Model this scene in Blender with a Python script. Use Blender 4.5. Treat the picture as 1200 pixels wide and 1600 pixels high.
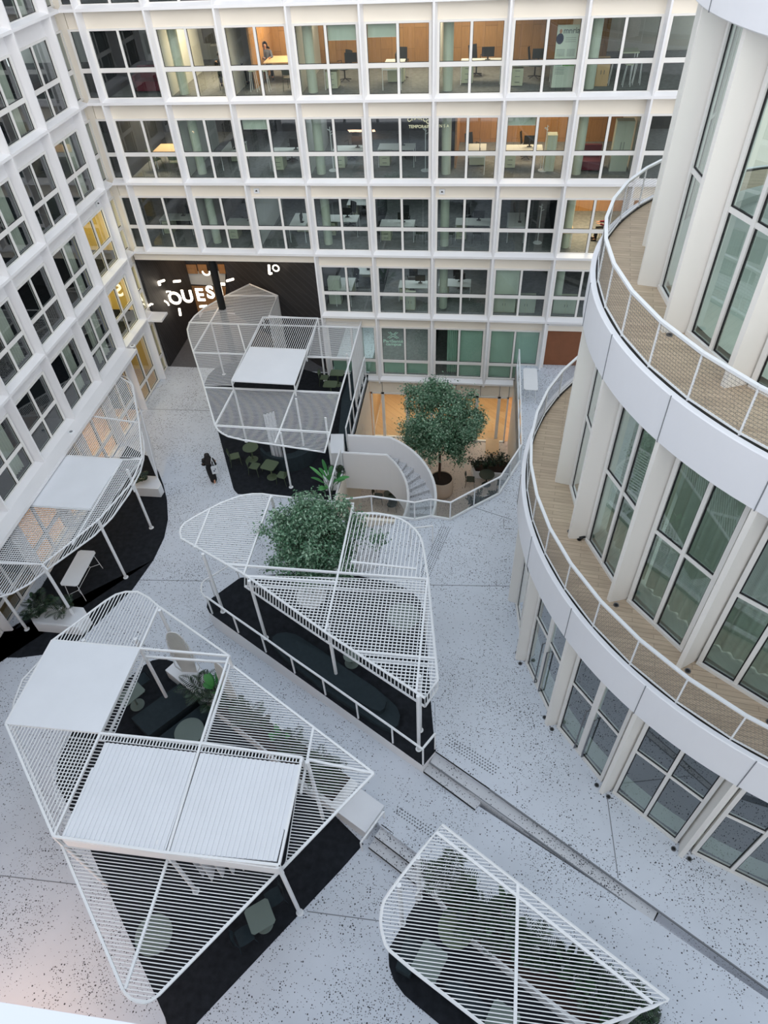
import bpy, bmesh, math, random
from mathutils import Vector, Matrix
random.seed(7)
D = bpy.data
for o in list(D.objects): D.objects.remove(o)
scn = bpy.context.scene
COL = scn.collection
# ------------------------------------------------------------------ camera
F = 1060.065
CAM = Vector((2.1975, -29.7875, 4.4549))
ROT = Matrix(((0.9910618, -0.0599935, 0.1191522), (0.1263388, 0.7088956, -0.6939060), (-0.0428366, 0.7027573, 0.7101389)))
cd = D.cameras.new('camera'); cam = D.objects.new('camera', cd); COL.objects.link(cam)
cd.sensor_fit = 'HORIZONTAL'; cd.sensor_width = 36.0; cd.lens = 36.0 * F / 1200.0
cd.clip_start = 0.05; cd.clip_end = 400
cam.matrix_world = Matrix.Translation(CAM) @ ROT.to_4x4()
scn.camera = cam
# ------------------------------------------------------------------ world, light, exposure
scn.view_settings.view_transform = 'Standard'; scn.view_settings.look = 'None'
scn.view_settings.gamma = 1.0; scn.view_settings.use_curve_mapping = False
scn.view_settings.exposure = 0.62
W = D.worlds.new('overcast sky'); scn.world = W; W.use_nodes = True
nt = W.node_tree; bg = nt.nodes['Background']
tc = nt.nodes.new('ShaderNodeTexCoord'); sx = nt.nodes.new('ShaderNodeSeparateXYZ'); rp = nt.nodes.new('ShaderNodeValToRGB')
nt.links.new(tc.outputs['Generated'], sx.inputs[0]); nt.links.new(sx.outputs['Z'], rp.inputs[0]); nt.links.new(rp.outputs[0], bg.inputs[0])
rp.color_ramp.elements[0].color = (1.0, 1.02, 1.08, 1); rp.color_ramp.elements[1].color = (0.58, 0.67, 0.78, 1)
bg.inputs[1].default_value = 1.0
def sun_lamp():
    l = D.lights.new('soft_sun', 'SUN'); l.energy = 1.15; l.angle = math.radians(60); l.color = (1.0, 0.93, 0.84)
    o = D.objects.new('soft_sun', l); COL.objects.link(o); o.location = (0, -20, 30)
    o.rotation_euler = (math.radians(66), 0, math.radians(10))
sun_lamp()
def area(name, loc, size, energy, color, rot=(0, 0, 0), sy=None):
    l = D.lights.new(name, 'AREA'); l.energy = energy; l.color = color; l.shape = 'RECTANGLE'; l.size = size; l.size_y = sy or size
    o = D.objects.new(name, l); COL.objects.link(o); o.location = loc; o.rotation_euler = rot
    return o
# ------------------------------------------------------------------ pixel -> point on a real plane
def ray(x, y): return (ROT @ Vector(((x - 600) / F, -(y - 800) / F, -1.0)))
def at(x, y, z):
    d = ray(x, y); t = (z - CAM.z) / d.z; return CAM + d * t
def aty(x, y, yy):
    d = ray(x, y); return CAM + d * ((yy - CAM.y) / d.y)
def atx(x, y, xx):
    d = ray(x, y); return CAM + d * ((xx - CAM.x) / d.x)
def P2(pts, z): return [at(x, y, z).xy for x, y in pts]
# ------------------------------------------------------------------ mesh builder
class MB:
    def __init__(s): s.v = []; s.f = []
    def add(s, vs, fs):
        n = len(s.v); s.v += [tuple(v) for v in vs]; s.f += [tuple(i + n for i in f) for f in fs]
    def box(s, c, sz, rz=0.0, rx=0.0):
        hx, hy, hz = sz[0] / 2, sz[1] / 2, sz[2] / 2
        M = Matrix.Translation(Vector(c)) @ Matrix.Rotation(rz, 4, 'Z') @ Matrix.Rotation(rx, 4, 'X')
        vs = [M @ Vector((a * hx, b * hy, d * hz)) for d in (-1, 1) for b in (-1, 1) for a in (-1, 1)]
        s.add(vs, [(0, 2, 3, 1), (4, 5, 7, 6), (0, 1, 5, 4), (2, 6, 7, 3), (0, 4, 6, 2), (1, 3, 7, 5)])
    def b2(s, x0, x1, y0, y1, z0, z1):
        s.box(((x0 + x1) / 2, (y0 + y1) / 2, (z0 + z1) / 2), (abs(x1 - x0), abs(y1 - y0), abs(z1 - z0)))
    def beam(s, p, q, w, h):
        p = Vector(p); q = Vector(q); d = q - p
        if d.length < 1e-6: return
        d.normalize(); up = Vector((0, 0, 1))
        if abs(d.z) > .95: up = Vector((0, 1, 0))
        a = d.cross(up).normalized() * (w / 2); b = a.cross(d).normalized() * (h / 2)
        s.add([p - a - b, p + a - b, p + a + b, p - a + b, q - a - b, q + a - b, q + a + b, q - a + b],
              [(0, 1, 2, 3), (7, 6, 5, 4), (0, 4, 5, 1), (1, 5, 6, 2), (2, 6, 7, 3), (3, 7, 4, 0)])
    def path(s, pts, r, n=8, closed=False, cap=True, h=None):
        pts = [Vector(p) for p in pts]; N = len(pts); rings = []
        for i, p in enumerate(pts):
            a = pts[(i - 1) % N] if (closed or i > 0) else p
            b = pts[(i + 1) % N] if (closed or i < N - 1) else p
            d = (b - a)
            if d.length < 1e-9: d = Vector((0, 0, 1))
            d.normalize(); up = Vector((0, 0, 1)) if abs(d.z) < .98 else Vector((0, 1, 0))
            u = d.cross(up).normalized(); w = u.cross(d).normalized()
            rr = r[i] if isinstance(r, (list, tuple)) else r
            k = len(s.v)
            for j in range(n):
                t = 2 * math.pi * (j + .5) / n
                s.v.append(tuple(p + u * (math.cos(t) * rr) + w * (math.sin(t) * (rr if h is None else h))))
            rings.append(k)
        for i in range(N if closed else N - 1):
            a = rings[i]; b = rings[(i + 1) % N]
            for j in range(n): s.f.append((a + j, a + (j + 1) % n, b + (j + 1) % n, b + j))
        if cap and not closed:
            s.f.append(tuple(rings[0] + j for j in reversed(range(n)))); s.f.append(tuple(rings[-1] + j for j in range(n)))
    def tube(s, p, q, r, n=8, r2=None): s.path([p, q], [r, r if r2 is None else r2], n)
    def prism(s, poly, z0, z1):
        # z0 / z1: numbers or functions of (x, y)
        g0 = z0 if callable(z0) else (lambda x, y: z0); g1 = z1 if callable(z1) else (lambda x, y: z1)
        area_ = sum(poly[i][0] * poly[(i + 1) % len(poly)][1] - poly[(i + 1) % len(poly)][0] * poly[i][1] for i in range(len(poly)))
        if area_ < 0: poly = list(reversed(poly))
        n = len(poly)
        vs = [(p[0], p[1], g0(p[0], p[1])) for p in poly] + [(p[0], p[1], g1(p[0], p[1])) for p in poly]
        s.add(vs, [tuple(range(n, 2 * n)), tuple(reversed(range(n)))] + [(i, (i + 1) % n, (i + 1) % n + n, i + n) for i in range(n)])
    def sweep(s, a, b):
        # two rows of points joined by quads
        n = len(a); s.add(list(a) + list(b), [(i, i + 1, n + i + 1, n + i) for i in range(n - 1)])
    def lathe(s, prof, c=(0, 0, 0), n=24, a0=0, a1=2 * math.pi):
        full = abs(a1 - a0 - 2 * math.pi) < 1e-6; m = n if full else n + 1
        vs = [(c[0] + r * math.cos(a0 + (a1 - a0) * j / n), c[1] + r * math.sin(a0 + (a1 - a0) * j / n), c[2] + z) for r, z in prof for j in range(m)]
        fs = []
        for i in range(len(prof) - 1):
            for j in range(n):
                k = (j + 1) % m; fs.append((i * m + j, i * m + k, (i + 1) * m + k, (i + 1) * m + j))
        s.add(vs, fs)
    def slats(s, poly, axis, pitch, w, h, z, off=0.0, ang=0.0):
        # bars along axis ('x' or 'y'), clipped to the polygon
        ca, sa = math.cos(-ang), math.sin(-ang)
        R = [(p[0] * ca - p[1] * sa, p[0] * sa + p[1] * ca) for p in poly]
        if axis == 'y': R = [(b, a) for a, b in R]
        lo = min(p[1] for p in R); hi = max(p[1] for p in R)
        t = math.floor(lo / pitch) * pitch + off
        while t < hi:
            xs = []
            for i in range(len(R)):
                (x0, y0), (x1, y1) = R[i], R[(i + 1) % len(R)]
                if (y0 <= t) != (y1 <= t): xs.append(x0 + (t - y0) / (y1 - y0) * (x1 - x0))
            xs.sort()
            for a, b in zip(xs[::2], xs[1::2]):
                if b - a < .03: continue
                e = [(a, t), (b, t)]
                if axis == 'y': e = [(q, p) for p, q in e]
                e = [(p * ca + q * sa, -p * sa + q * ca) for p, q in e]
                s.beam((e[0][0], e[0][1], z), (e[1][0], e[1][1], z), w, h)
            t += pitch
    def build(s, name, mat, parent=None, smooth=False, fix=True):
        me = D.meshes.new(name); me.from_pydata(s.v, [], s.f)
        if fix:
            bm = bmesh.new(); bm.from_mesh(me); bmesh.ops.recalc_face_normals(bm, faces=bm.faces); bm.to_mesh(me); bm.free()
        if smooth:
            for p in me.polygons: p.use_smooth = True
        me.materials.append(mat); me.update()
        o = D.objects.new(name, me); COL.objects.link(o)
        if parent is not None:
            o.parent = parent; o.matrix_parent_inverse = Matrix.Translation(-parent.location) if parent.type == 'EMPTY' and tuple(parent.rotation_euler) == (0, 0, 0) and parent.get('world_parts') else Matrix()
        return o
def root(name, loc=(0, 0, 0), label=None, cat=None, group=None, kind=None, rz=0.0, world=False):
    o = D.objects.new(name, None); COL.objects.link(o); o.location = loc; o.rotation_euler = (0, 0, rz); o.empty_display_size = .2
    if world: o['world_parts'] = 1
    tag(o, label, cat, group, kind); return o
def tag(o, label=None, cat=None, group=None, kind=None):
    if label: o['label'] = label
    if cat: o['category'] = cat
    if group: o['group'] = group
    if kind: o['kind'] = kind
    return o
def struct(name, mb, mat, label=None, cat=None): return tag(mb.build(name, mat), label, cat, None, 'structure')
def copy_tree(o, parent=None):
    c = o.copy(); COL.objects.link(c)
    if parent is not None: c.parent = parent
    for ch in list(o.children): copy_tree(ch, c)
    return c
def smooth_poly(pts, it=2):
    # Chaikin rounding of an open list of 2D/3D points
    for _ in range(it):
        q = [pts[0]]
        for a, b in zip(pts, pts[1:]): q += [a * .75 + b * .25, a * .25 + b * .75]
        pts = q + [pts[-1]]
    return pts
# ------------------------------------------------------------------ materials
def lin(c):
    return tuple(((v / 255) / 12.92 if v / 255 <= .04045 else ((v / 255 + .055) / 1.055) ** 2.4) for v in c) + (1,)
def new_mat(name):
    m = D.materials.new(name); m.use_nodes = True; t = m.node_tree; return m, t, t.nodes['Principled BSDF']
def plain(name, c, rough=.5, metal=0, noise=.06, scale=3.0, bump=0.0, spec=.5):
    m, t, b = new_mat(name); L = t.links
    b.inputs['Roughness'].default_value = rough; b.inputs['Metallic'].default_value = metal; b.inputs['Specular IOR Level'].default_value = spec
    tcn = t.nodes.new('ShaderNodeTexCoord'); n = t.nodes.new('ShaderNodeTexNoise'); n.inputs['Scale'].default_value = scale; n.inputs['Detail'].default_value = 4
    L.new(tcn.outputs['Object'], n.inputs['Vector'])
    mx = t.nodes.new('ShaderNodeMix'); mx.data_type = 'RGBA'
    cc = lin(c); mx.inputs[6].default_value = tuple(v * (1 - noise * 1.5) for v in cc[:3]) + (1,); mx.inputs[7].default_value = tuple(min(1, v * (1 + noise)) for v in cc[:3]) + (1,)
    L.new(n.outputs['Fac'], mx.inputs[0]); L.new(mx.outputs[2], b.inputs['Base Color'])
    if bump:
        n2 = t.nodes.new('ShaderNodeTexNoise'); n2.inputs['Scale'].default_value = scale * 12; L.new(tcn.outputs['Object'], n2.inputs['Vector'])
        bp = t.nodes.new('ShaderNodeBump'); bp.inputs['Strength'].default_value = bump; bp.inputs['Distance'].default_value = .01
        L.new(n2.outputs['Fac'], bp.inputs['Height']); L.new(bp.outputs[0], b.inputs['Normal'])
    return m
def emit(name, c, s):
    m = D.materials.new(name); m.use_nodes = True; t = m.node_tree; t.nodes.remove(t.nodes['Principled BSDF'])
    e = t.nodes.new('ShaderNodeEmission'); e.inputs[0].default_value = lin(c); e.inputs[1].default_value = s
    t.links.new(e.outputs[0], t.nodes['Material Output'].inputs[0]); return m
def glass(name, tint, refl=1.0, rough=0.0):
    m = D.materials.new(name); m.use_nodes = True; t = m.node_tree; t.nodes.remove(t.nodes['Principled BSDF'])
    tr = t.nodes.new('ShaderNodeBsdfTransparent'); tr.inputs[0].default_value = tuple(tint) + (1,)
    gl = t.nodes.new('ShaderNodeBsdfGlossy'); gl.inputs['Roughness'].default_value = rough; gl.inputs[0].default_value = (.95, .98, 1, 1)
    fr = t.nodes.new('ShaderNodeFresnel'); fr.inputs[0].default_value = 1.5
    mu = t.nodes.new('ShaderNodeMath'); mu.operation = 'MULTIPLY'; mu.inputs[1].default_value = 1.7 * refl; mu.use_clamp = True
    mx = t.nodes.new('ShaderNodeMixShader'); L = t.links
    geo = t.nodes.new('ShaderNodeNewGeometry')
    io = t.nodes.new('ShaderNodeMath'); io.operation = 'MULTIPLY_ADD'; io.inputs[1].default_value = -.8333; io.inputs[2].default_value = 1.5
    L.new(geo.outputs['Backfacing'], io.inputs[0]); L.new(io.outputs[0], fr.inputs[0])
    L.new(fr.outputs[0], mu.inputs[0]); L.new(mu.outputs[0], mx.inputs[0]); L.new(tr.outputs[0], mx.inputs[1]); L.new(gl.outputs[0], mx.inputs[2])
    L.new(mx.outputs[0], t.nodes['Material Output'].inputs[0]); return m
def terrazzo(name, base, dens=.5, speck=(70, 72, 78)):
    m, t, b = new_mat(name); L = t.links; N = t.nodes
    b.inputs['Roughness'].default_value = .55; b.inputs['Specular IOR Level'].default_value = .35
    tcn = N.new('ShaderNodeNewGeometry'); pos = tcn.outputs['Position']
    def specks(scale, thr, seed):
        mp = N.new('ShaderNodeVectorMath'); mp.operation = 'ADD'; mp.inputs[1].default_value = (seed, seed * 2, 0); L.new(pos, mp.inputs[0])
        v = N.new('ShaderNodeTexVoronoi'); v.inputs['Scale'].default_value = scale; v.inputs['Randomness'].default_value = 1; L.new(mp.outputs[0], v.inputs['Vector'])
        sep = N.new('ShaderNodeSeparateColor'); L.new(v.outputs['Color'], sep.inputs[0])
        n = N.new('ShaderNodeTexNoise'); n.inputs['Scale'].default_value = .55; n.inputs['Detail'].default_value = 3; n.inputs['Roughness'].default_value = .7; L.new(pos, n.inputs['Vector'])
        # radius of a speck: thr * random, gated by low-frequency density
        g = N.new('ShaderNodeMath'); g.operation = 'LESS_THAN'; L.new(sep.outputs[0], g.inputs[0])
        mr = N.new('ShaderNodeMapRange'); mr.inputs[1].default_value = .38; mr.inputs[2].default_value = .66; mr.inputs[3].default_value = .14; mr.inputs[4].default_value = dens * 2.0; L.new(n.outputs['Fac'], mr.inputs[0]); L.new(mr.outputs[0], g.inputs[1])
        r = N.new('ShaderNodeMath'); r.operation = 'MULTIPLY_ADD'; r.inputs[1].default_value = thr; r.inputs[2].default_value = thr * .35; L.new(sep.outputs[1], r.inputs[0])
        lt = N.new('ShaderNodeMath'); lt.operation = 'LESS_THAN'; L.new(v.outputs['Distance'], lt.inputs[0]); L.new(r.outputs[0], lt.inputs[1])
        a = N.new('ShaderNodeMath'); a.operation = 'MULTIPLY'; L.new(lt.outputs[0], a.inputs[0]); L.new(g.outputs[0], a.inputs[1]); return a.outputs[0]
    s1 = specks(15.0, .25, 0.0); s2 = specks(24.0, .27, 5.3)
    mxx = N.new('ShaderNodeMath'); mxx.operation = 'MAXIMUM'; L.new(s1, mxx.inputs[0]); L.new(s2, mxx.inputs[1])
    n3 = N.new('ShaderNodeTexNoise'); n3.inputs['Scale'].default_value = .9; n3.inputs['Detail'].default_value = 5; L.new(pos, n3.inputs['Vector'])
    c1 = N.new('ShaderNodeMix'); c1.data_type = 'RGBA'; cc = lin(base)
    c1.inputs[6].default_value = tuple(v * .86 for v in cc[:3]) + (1,); c1.inputs[7].default_value = tuple(min(1, v * 1.06) for v in cc[:3]) + (1,)
    L.new(n3.outputs['Fac'], c1.inputs[0])
    c2 = N.new('ShaderNodeMix'); c2.data_type = 'RGBA'; c2.inputs[7].default_value = lin(speck)
    L.new(mxx.outputs[0], c2.inputs[0]); L.new(c1.outputs[2], c2.inputs[6]); L.new(c2.outputs[2], b.inputs['Base Color'])
    return m
def planks(name, c1, c2, w=.12, l=1.1, rot=0.0, gap=.35, rough=.6, axes='xy', mortar=.012):
    m, t, b = new_mat(name); L = t.links; N = t.nodes; b.inputs['Roughness'].default_value = rough
    g = N.new('ShaderNodeNewGeometry'); mp = N.new('ShaderNodeMapping'); mp.inputs['Rotation'].default_value = (0, 0, rot)
    if axes == 'xy': L.new(g.outputs['Position'], mp.inputs[0])
    else:
        sp = N.new('ShaderNodeSeparateXYZ'); cb = N.new('ShaderNodeCombineXYZ'); L.new(g.outputs['Position'], sp.inputs[0])
        ad = N.new('ShaderNodeMath'); ad.operation = 'ADD'; L.new(sp.outputs[0], ad.inputs[0]); L.new(sp.outputs[1], ad.inputs[1])
        L.new(sp.outputs[2], cb.inputs[0]); L.new(ad.outputs[0], cb.inputs[1]); L.new(cb.outputs[0], mp.inputs[0])
    br = N.new('ShaderNodeTexBrick'); br.inputs['Scale'].default_value = 1; br.inputs['Brick Width'].default_value = l; br.inputs['Row Height'].default_value = w
    br.inputs['Mortar Size'].default_value = mortar * .5; br.inputs['Color1'].default_value = lin(c1); br.inputs['Color2'].default_value = lin(c2)
    br.inputs['Mortar'].default_value = tuple(v * gap for v in lin(c1)[:3]) + (1,); br.offset = .37
    L.new(mp.outputs[0], br.inputs['Vector'])
    n = N.new('ShaderNodeTexNoise'); n.inputs['Scale'].default_value = 2.5; n.inputs['Detail'].default_value = 6
    mp2 = N.new('ShaderNodeMapping'); mp2.inputs['Scale'].default_value = (1, 9, 1); L.new(mp.outputs[0], mp2.inputs[0]); L.new(mp2.outputs[0], n.inputs['Vector'])
    mx = N.new('ShaderNodeMix'); mx.data_type = 'RGBA'; mx.blend_type = 'MULTIPLY'; mx.inputs[0].default_value = .55
    cr = N.new('ShaderNodeValToRGB'); cr.color_ramp.elements[0].color = (.62, .62, .62, 1); cr.color_ramp.elements[0].position = .3; cr.color_ramp.elements[1].position = .7
    L.new(n.outputs['Fac'], cr.inputs[0]); L.new(br.outputs['Color'], mx.inputs[6]); L.new(cr.outputs[0], mx.inputs[7]); L.new(mx.outputs[2], b.inputs['Base Color'])
    return m
M = dict(
    fac=plain('facade_white', (238, 237, 238), .45, noise=.03, scale=.6),
    beige=plain('facade_beige', (240, 232, 218), .55, noise=.03, scale=.6),
    towerw=plain('tower_white', (238, 239, 243), .4, noise=.02, scale=.5),
    towerfin=plain('tower_fin_white', (240, 237, 231), .5, noise=.03, scale=.5),
    metal=plain('white_painted_metal', (236, 238, 240), .35, noise=.02),
    roofw=plain('white_roof_sheet', (232, 235, 240), .5, noise=.04, scale=1.2),
    frame=plain('window_frame_white', (234, 232, 228), .4, noise=.02),
    seal=plain('black_gasket', (18, 18, 20), .6),
    terr=terrazzo('terrazzo_floor', (211, 217, 226)),
    terrp=terrazzo('terrazzo_pit', (214, 200, 188), .6, (90, 80, 75)),
    terrs=terrazzo('terrazzo_steps', (205, 207, 211), .8),
    joint=plain('dark_joint', (126, 129, 134), .8),
    nosing=plain('black_nosing', (14, 14, 16), .7),
    tact=plain('tactile_stud_grey', (96, 100, 106), .5),
    carpet=plain('charcoal_carpet', (39, 42, 47), .95, noise=.45, scale=5, bump=.4, spec=.1),
    carpet2=plain('office_carpet', (128, 130, 130), .95, noise=.3, scale=6, spec=.1),
    sofa=plain('charcoal_fabric', (46, 56, 61), .9, noise=.15, scale=8, spec=.15),
    green=plain('olive_lacquer', (84, 98, 74), .45, noise=.05),
    greend=plain('dark_olive_lacquer', (48, 58, 46), .45, noise=.05),
    grey=plain('grey_green_lacquer', (104, 118, 112), .5, noise=.05),
    deck=planks('balcony_deck', (205, 185, 160), (190, 170, 146), .13, 1.3, .12, .55),
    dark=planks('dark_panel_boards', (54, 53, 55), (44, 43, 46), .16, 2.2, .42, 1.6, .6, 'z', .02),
    wood=planks('orange_wood', (186, 140, 92), (172, 126, 80), .5, 1.2, 0, .6, .5, 'z', .02),
    woodp=planks('honey_wood', (214, 180, 138), (200, 164, 120), .6, 1.0, 0, .7, .5, 'z', .02),
    pale=plain('pale_wood', (214, 178, 136), .5, noise=.08),
    brownw=plain('brown_wood', (132, 82, 52), .6, noise=.12, scale=3),
    glass=glass('office_glass', (.80, .88, .85), 1.2),
    glasst=glass('tower_glass', (.66, .80, .76), 1.5),
    glassc=glass('clear_rail_glass', (.9, .94, .93), .9),
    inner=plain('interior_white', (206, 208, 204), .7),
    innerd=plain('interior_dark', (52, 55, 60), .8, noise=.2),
    ceil=plain('interior_ceiling', (120, 122, 124), .8),
    yellow=plain('stair_yellow', (224, 196, 120), .6),
    curt=plain('cream_curtain', (205, 203, 190), .85, noise=.08, scale=6),
    curtg=plain('green_grey_blind', (176, 206, 190), .8, noise=.04),
    blind=plain('pale_roller_blind', (196, 204, 190), .8),
    wc=plain('white_translucent_curtain', (216, 218, 222), .8, noise=.08, scale=5),
    parap=plain('parapet_coping', (204, 209, 217), .5, noise=.03),
    black=plain('black_metal', (16, 17, 18), .5),
    chair=plain('black_office_mesh', (30, 33, 38), .7),
    red=plain('burgundy_fabric', (104, 24, 44), .8),
    rust=plain('rust_fabric', (150, 70, 40), .8),
    cab=plain('cream_cabinet', (196, 200, 176), .5),
    bark=plain('bark', (70, 50, 40), .9, noise=.3, scale=20, bump=.5),
    soil=plain('soil', (48, 34, 28), .95, noise=.4, scale=20),
    pot=plain('beige_pot', (222, 202, 184), .6, noise=.03),
    steel=plain('brushed_steel', (120, 122, 126), .35, metal=.8),
    glassl=glass('left_wing_glass', (.74, .82, .80), 1.2),
    letter=emit('lit_letters', (255, 240, 218), 3.0),
    lampw=emit('warm_lamp', (255, 214, 150), 6.0),
    vinyl=plain('mint_vinyl', (176, 214, 196), .6),
    vinylw=plain('cream_vinyl', (226, 226, 190), .6),
    skin=plain('skin', (190, 140, 112), .55),
    hair=plain('dark_hair', (26, 18, 16), .6),
    cloth=plain('black_cloth', (14, 14, 17), .85),
    clothg=plain('grey_cloth', (88, 92, 104), .85),
    tote=plain('white_tote', (214, 218, 222), .8),
    paper=plain('poster_paper', (214, 222, 210), .6),
    ink=plain('grey_ink', (120, 128, 128), .7),
    inkd=plain('navy_ink', (44, 50, 78), .7),
    lime=plain('lime_print', (110, 170, 90), .7),
)
def leafmat(name, a, b_, c):
    m, t, b = new_mat(name); N = t.nodes; L = t.links; b.inputs['Roughness'].default_value = .42
    g = N.new('ShaderNodeNewGeometry'); cr = N.new('ShaderNodeValToRGB')
    cr.color_ramp.elements[0].color = lin(a); cr.color_ramp.elements[1].color = lin(c); e = cr.color_ramp.elements.new(.5); e.color = lin(b_)
    L.new(g.outputs['Random Per Island'], cr.inputs[0]); L.new(cr.outputs[0], b.inputs['Base Color']); return m
M['leaf'] = leafmat('tree_leaf', (44, 82, 58), (84, 126, 94), (160, 188, 162))
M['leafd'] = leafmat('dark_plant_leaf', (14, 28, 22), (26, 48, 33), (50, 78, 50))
M['leafb'] = leafmat('bright_plant_leaf', (44, 104, 58), (70, 140, 76), (90, 160, 90))
# ================================================================== SETTING
H = 3.136; WB = 2.7278; XL = -14.26; S0 = .737
LOW = -16.0; UP = -15.1; PIT = -20.2; GD = .36
NAMES = ['window', 0]
def nwin(): NAMES[1] += 1; return 'window_%d' % NAMES[1]
ORD = ['first', 'second', 'third', 'fourth', 'fifth', 'sixth', 'seventh', 'eighth', 'ninth', 'tenth']
ROWN = {-1: 'uppermost', 0: 'top', 1: 'second', 2: 'third', 3: 'fourth', 4: 'ground'}
# ---- floors
pitL = [(-3.35, .3), (-3.35, -6.05), (-3.35, -7.4), (-3.45, -9.9)]
pitR = [Vector(p) for p in P2([(560, 806), (648, 813), (673, 808), (703, 813), (740, 793), (779, 773), (812, 722)], UP)] + [Vector((4.3, .3))]
stepN = [Vector((-.55, -11.05)), Vector((-.95, -12.6)), Vector((-1.0, -13.75))]     # line where the north steps start from the terrace
Mtip = [Vector((1.4, -21.06)), Vector((1.74, -20.56))]
low_poly = [(-22, 8), (-3.35, 8), (-3.35, .3)] + pitL[1:] + [(-2.3, -11.0), (-1.2, -14), (1.2, -20.0), (8.0, -26.4), (12, -29.72), (-14.7, -29.72), (-14.7, .4), (-22, .4)]
mb = MB(); mb.prism(low_poly, LOW - .25, LOW); struct('floor', mb, M['terr'])
# terrace, one level up on the tower side
terr = [(4.3, .3), (4.3, 3.0), (9.5, 3.0), (9.5, .2), (24, .2), (24, -29.72), (12.5, -29.72)]
edge = [at(x, y, UP).xy for x, y in [(1200, 1545), (1029.5, 1422), (765, 1232)]]
ter_poly = [tuple(p) for p in terr] + [(13.4, -28.0)] + [tuple(p) for p in edge] + [tuple(Mtip[1]), (1.35, -16.2)] + [tuple(p) for p in reversed(stepN)] + [(-.35, -10.98)] + [tuple(p) for p in pitR[1:]]
mb = MB(); mb.prism(ter_poly, LOW - .25, UP); struct('floor_terrace', mb, M['terr'])
# ramp that climbs along the middle platform
r0 = Vector((-7.2, -16.5)); r1 = Vector((1.42, -21.05)); rdir = (r1 - r0).normalized(); rl = (r1 - r0).length
def rampz(x, y):
    s = (Vector((x, y)) - r0).dot(rdir)
    if s < 0: return LOW + .002
    if s < rl: return LOW + .43 * s / rl
    return min(UP - .01, LOW + .43 + (s - rl) * .047)
A = [(-7.4, -16.6), (-6.4, -16.35), (-2, -18.9), (1.42, -21.0), (3.1, -21.9), (7.6, -24.4), (9.95, -25.8), (13.4, -28.0), (12.2, -29.7)]
B = [(-7.0, -17.9), (-6.2, -18.3), (-2, -20.7), (.3, -22.7), (1.9, -23.62), (5.6, -25.9), (8.2, -27.5), (10.4, -28.8), (11, -29.7)]
mb = MB()
for i in range(len(A) - 1):
    mb.prism([A[i], A[i + 1], B[i + 1], B[i]], LOW - .2, lambda x, y: rampz(x, y))
struct('floor_ramp', mb, M['terr'])
# steps between ramp and terrace
def stepblock(name, quad, z1, z0=LOW): mb = MB(); mb.prism(quad, z0, z1); return struct(name, mb, M['terrs'])
t1 = [at(x, y, -15.27).xy for x, y in [(672, 1191), (753, 1251), (1021, 1440.5), (1029.5, 1422.5)]]
stepblock('step_strip', [tuple(p) for p in [t1[0], t1[1], t1[2], t1[3] + Vector((.1, .1)), Vector((3.36, -21.45)), Vector((1.74, -20.5))]], -15.27)
t2 = [at(x, y, -15.43).xy for x, y in [(662, 1205), (742.5, 1264.5)]]
stepblock('step_lower', [tuple(p) for p in [t2[0], t2[1], t1[1] + Vector((.05, .1)), t1[0] + Vector((0, .1))]], -15.43)
mb = MB()
mb.beam((1.74, -20.57, UP - .02), (3.36, -21.52, UP - .02), .02, .05); mb.beam((t2[0].x, t2[0].y - .012, -15.46), (t2[1].x, t2[1].y - .012, -15.46), .02, .07)
struct('trim_1', mb, M['nosing'])
mb = MB(); mb.beam((3.36, -21.53, UP - .03), (edge[1].x, edge[1].y - .02, UP - .03), .03, .07); mb.beam((edge[1].x, edge[1].y - .02, UP - .03), (edge[0].x, edge[0].y - .02, UP - .03), .03, .07)
mb.beam((t1[0].x, t1[0].y - .01, -15.30), (t1[2].x, t1[2].y - .01, -15.30), .03, .07); mb.beam((t1[2].x, t1[2].y, -15.3), (t1[3].x, t1[3].y, -15.3), .03, .06)
struct('trim_2', mb, M['joint'])
# steps from the ramp down to the lower floor
sa = at(596, 1288, -15.55).xy; sb = at(700, 1366, -15.55).xy; sd = (sb - sa).normalized(); sn = Vector((sd.y, -sd.x)); 
if sn.y > 0: sn = -sn
mbs = MB(); mbt = MB()
for k in range(2):
    z = -15.55 - .15 * (k + 1)
    a = sa + sn * (.30 * k); b = sb + sn * (.30 * k); a2 = a + sn * .34; b2 = b + sn * .34
    mbs.prism([tuple(a), tuple(b), tuple(b2), tuple(a2)], LOW, z)
    mbt.beam((a2.x, a2.y, z - .02), (b2.x, b2.y, z - .02), .02, .05)
mbt.beam((sa.x, sa.y, -15.585), (sb.x, sb.y, -15.585), .02, .05)
struct('steps_lower', mbs, M['terrs']); struct('trim_3', mbt, M['nosing'])
# wide north steps
mb = MB(); mbt = MB(); n = Vector((-1, .12)).normalized()
for k in range(5):
    z = UP - .15 * (k + 1); a = stepN[0] + n * .42 * k; c = stepN[2] + n * .42 * k
    w = .42
    mb.prism([tuple(a), tuple(c), tuple(c + n * w), tuple(a + n * w)], LOW, z)
    mbt.beam((a.x, a.y, z + .13), (c.x, c.y, z + .13), .03, .03)
struct('steps_north', mb, M['terrs']); struct('trim_4', mbt, M['joint'])
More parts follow.
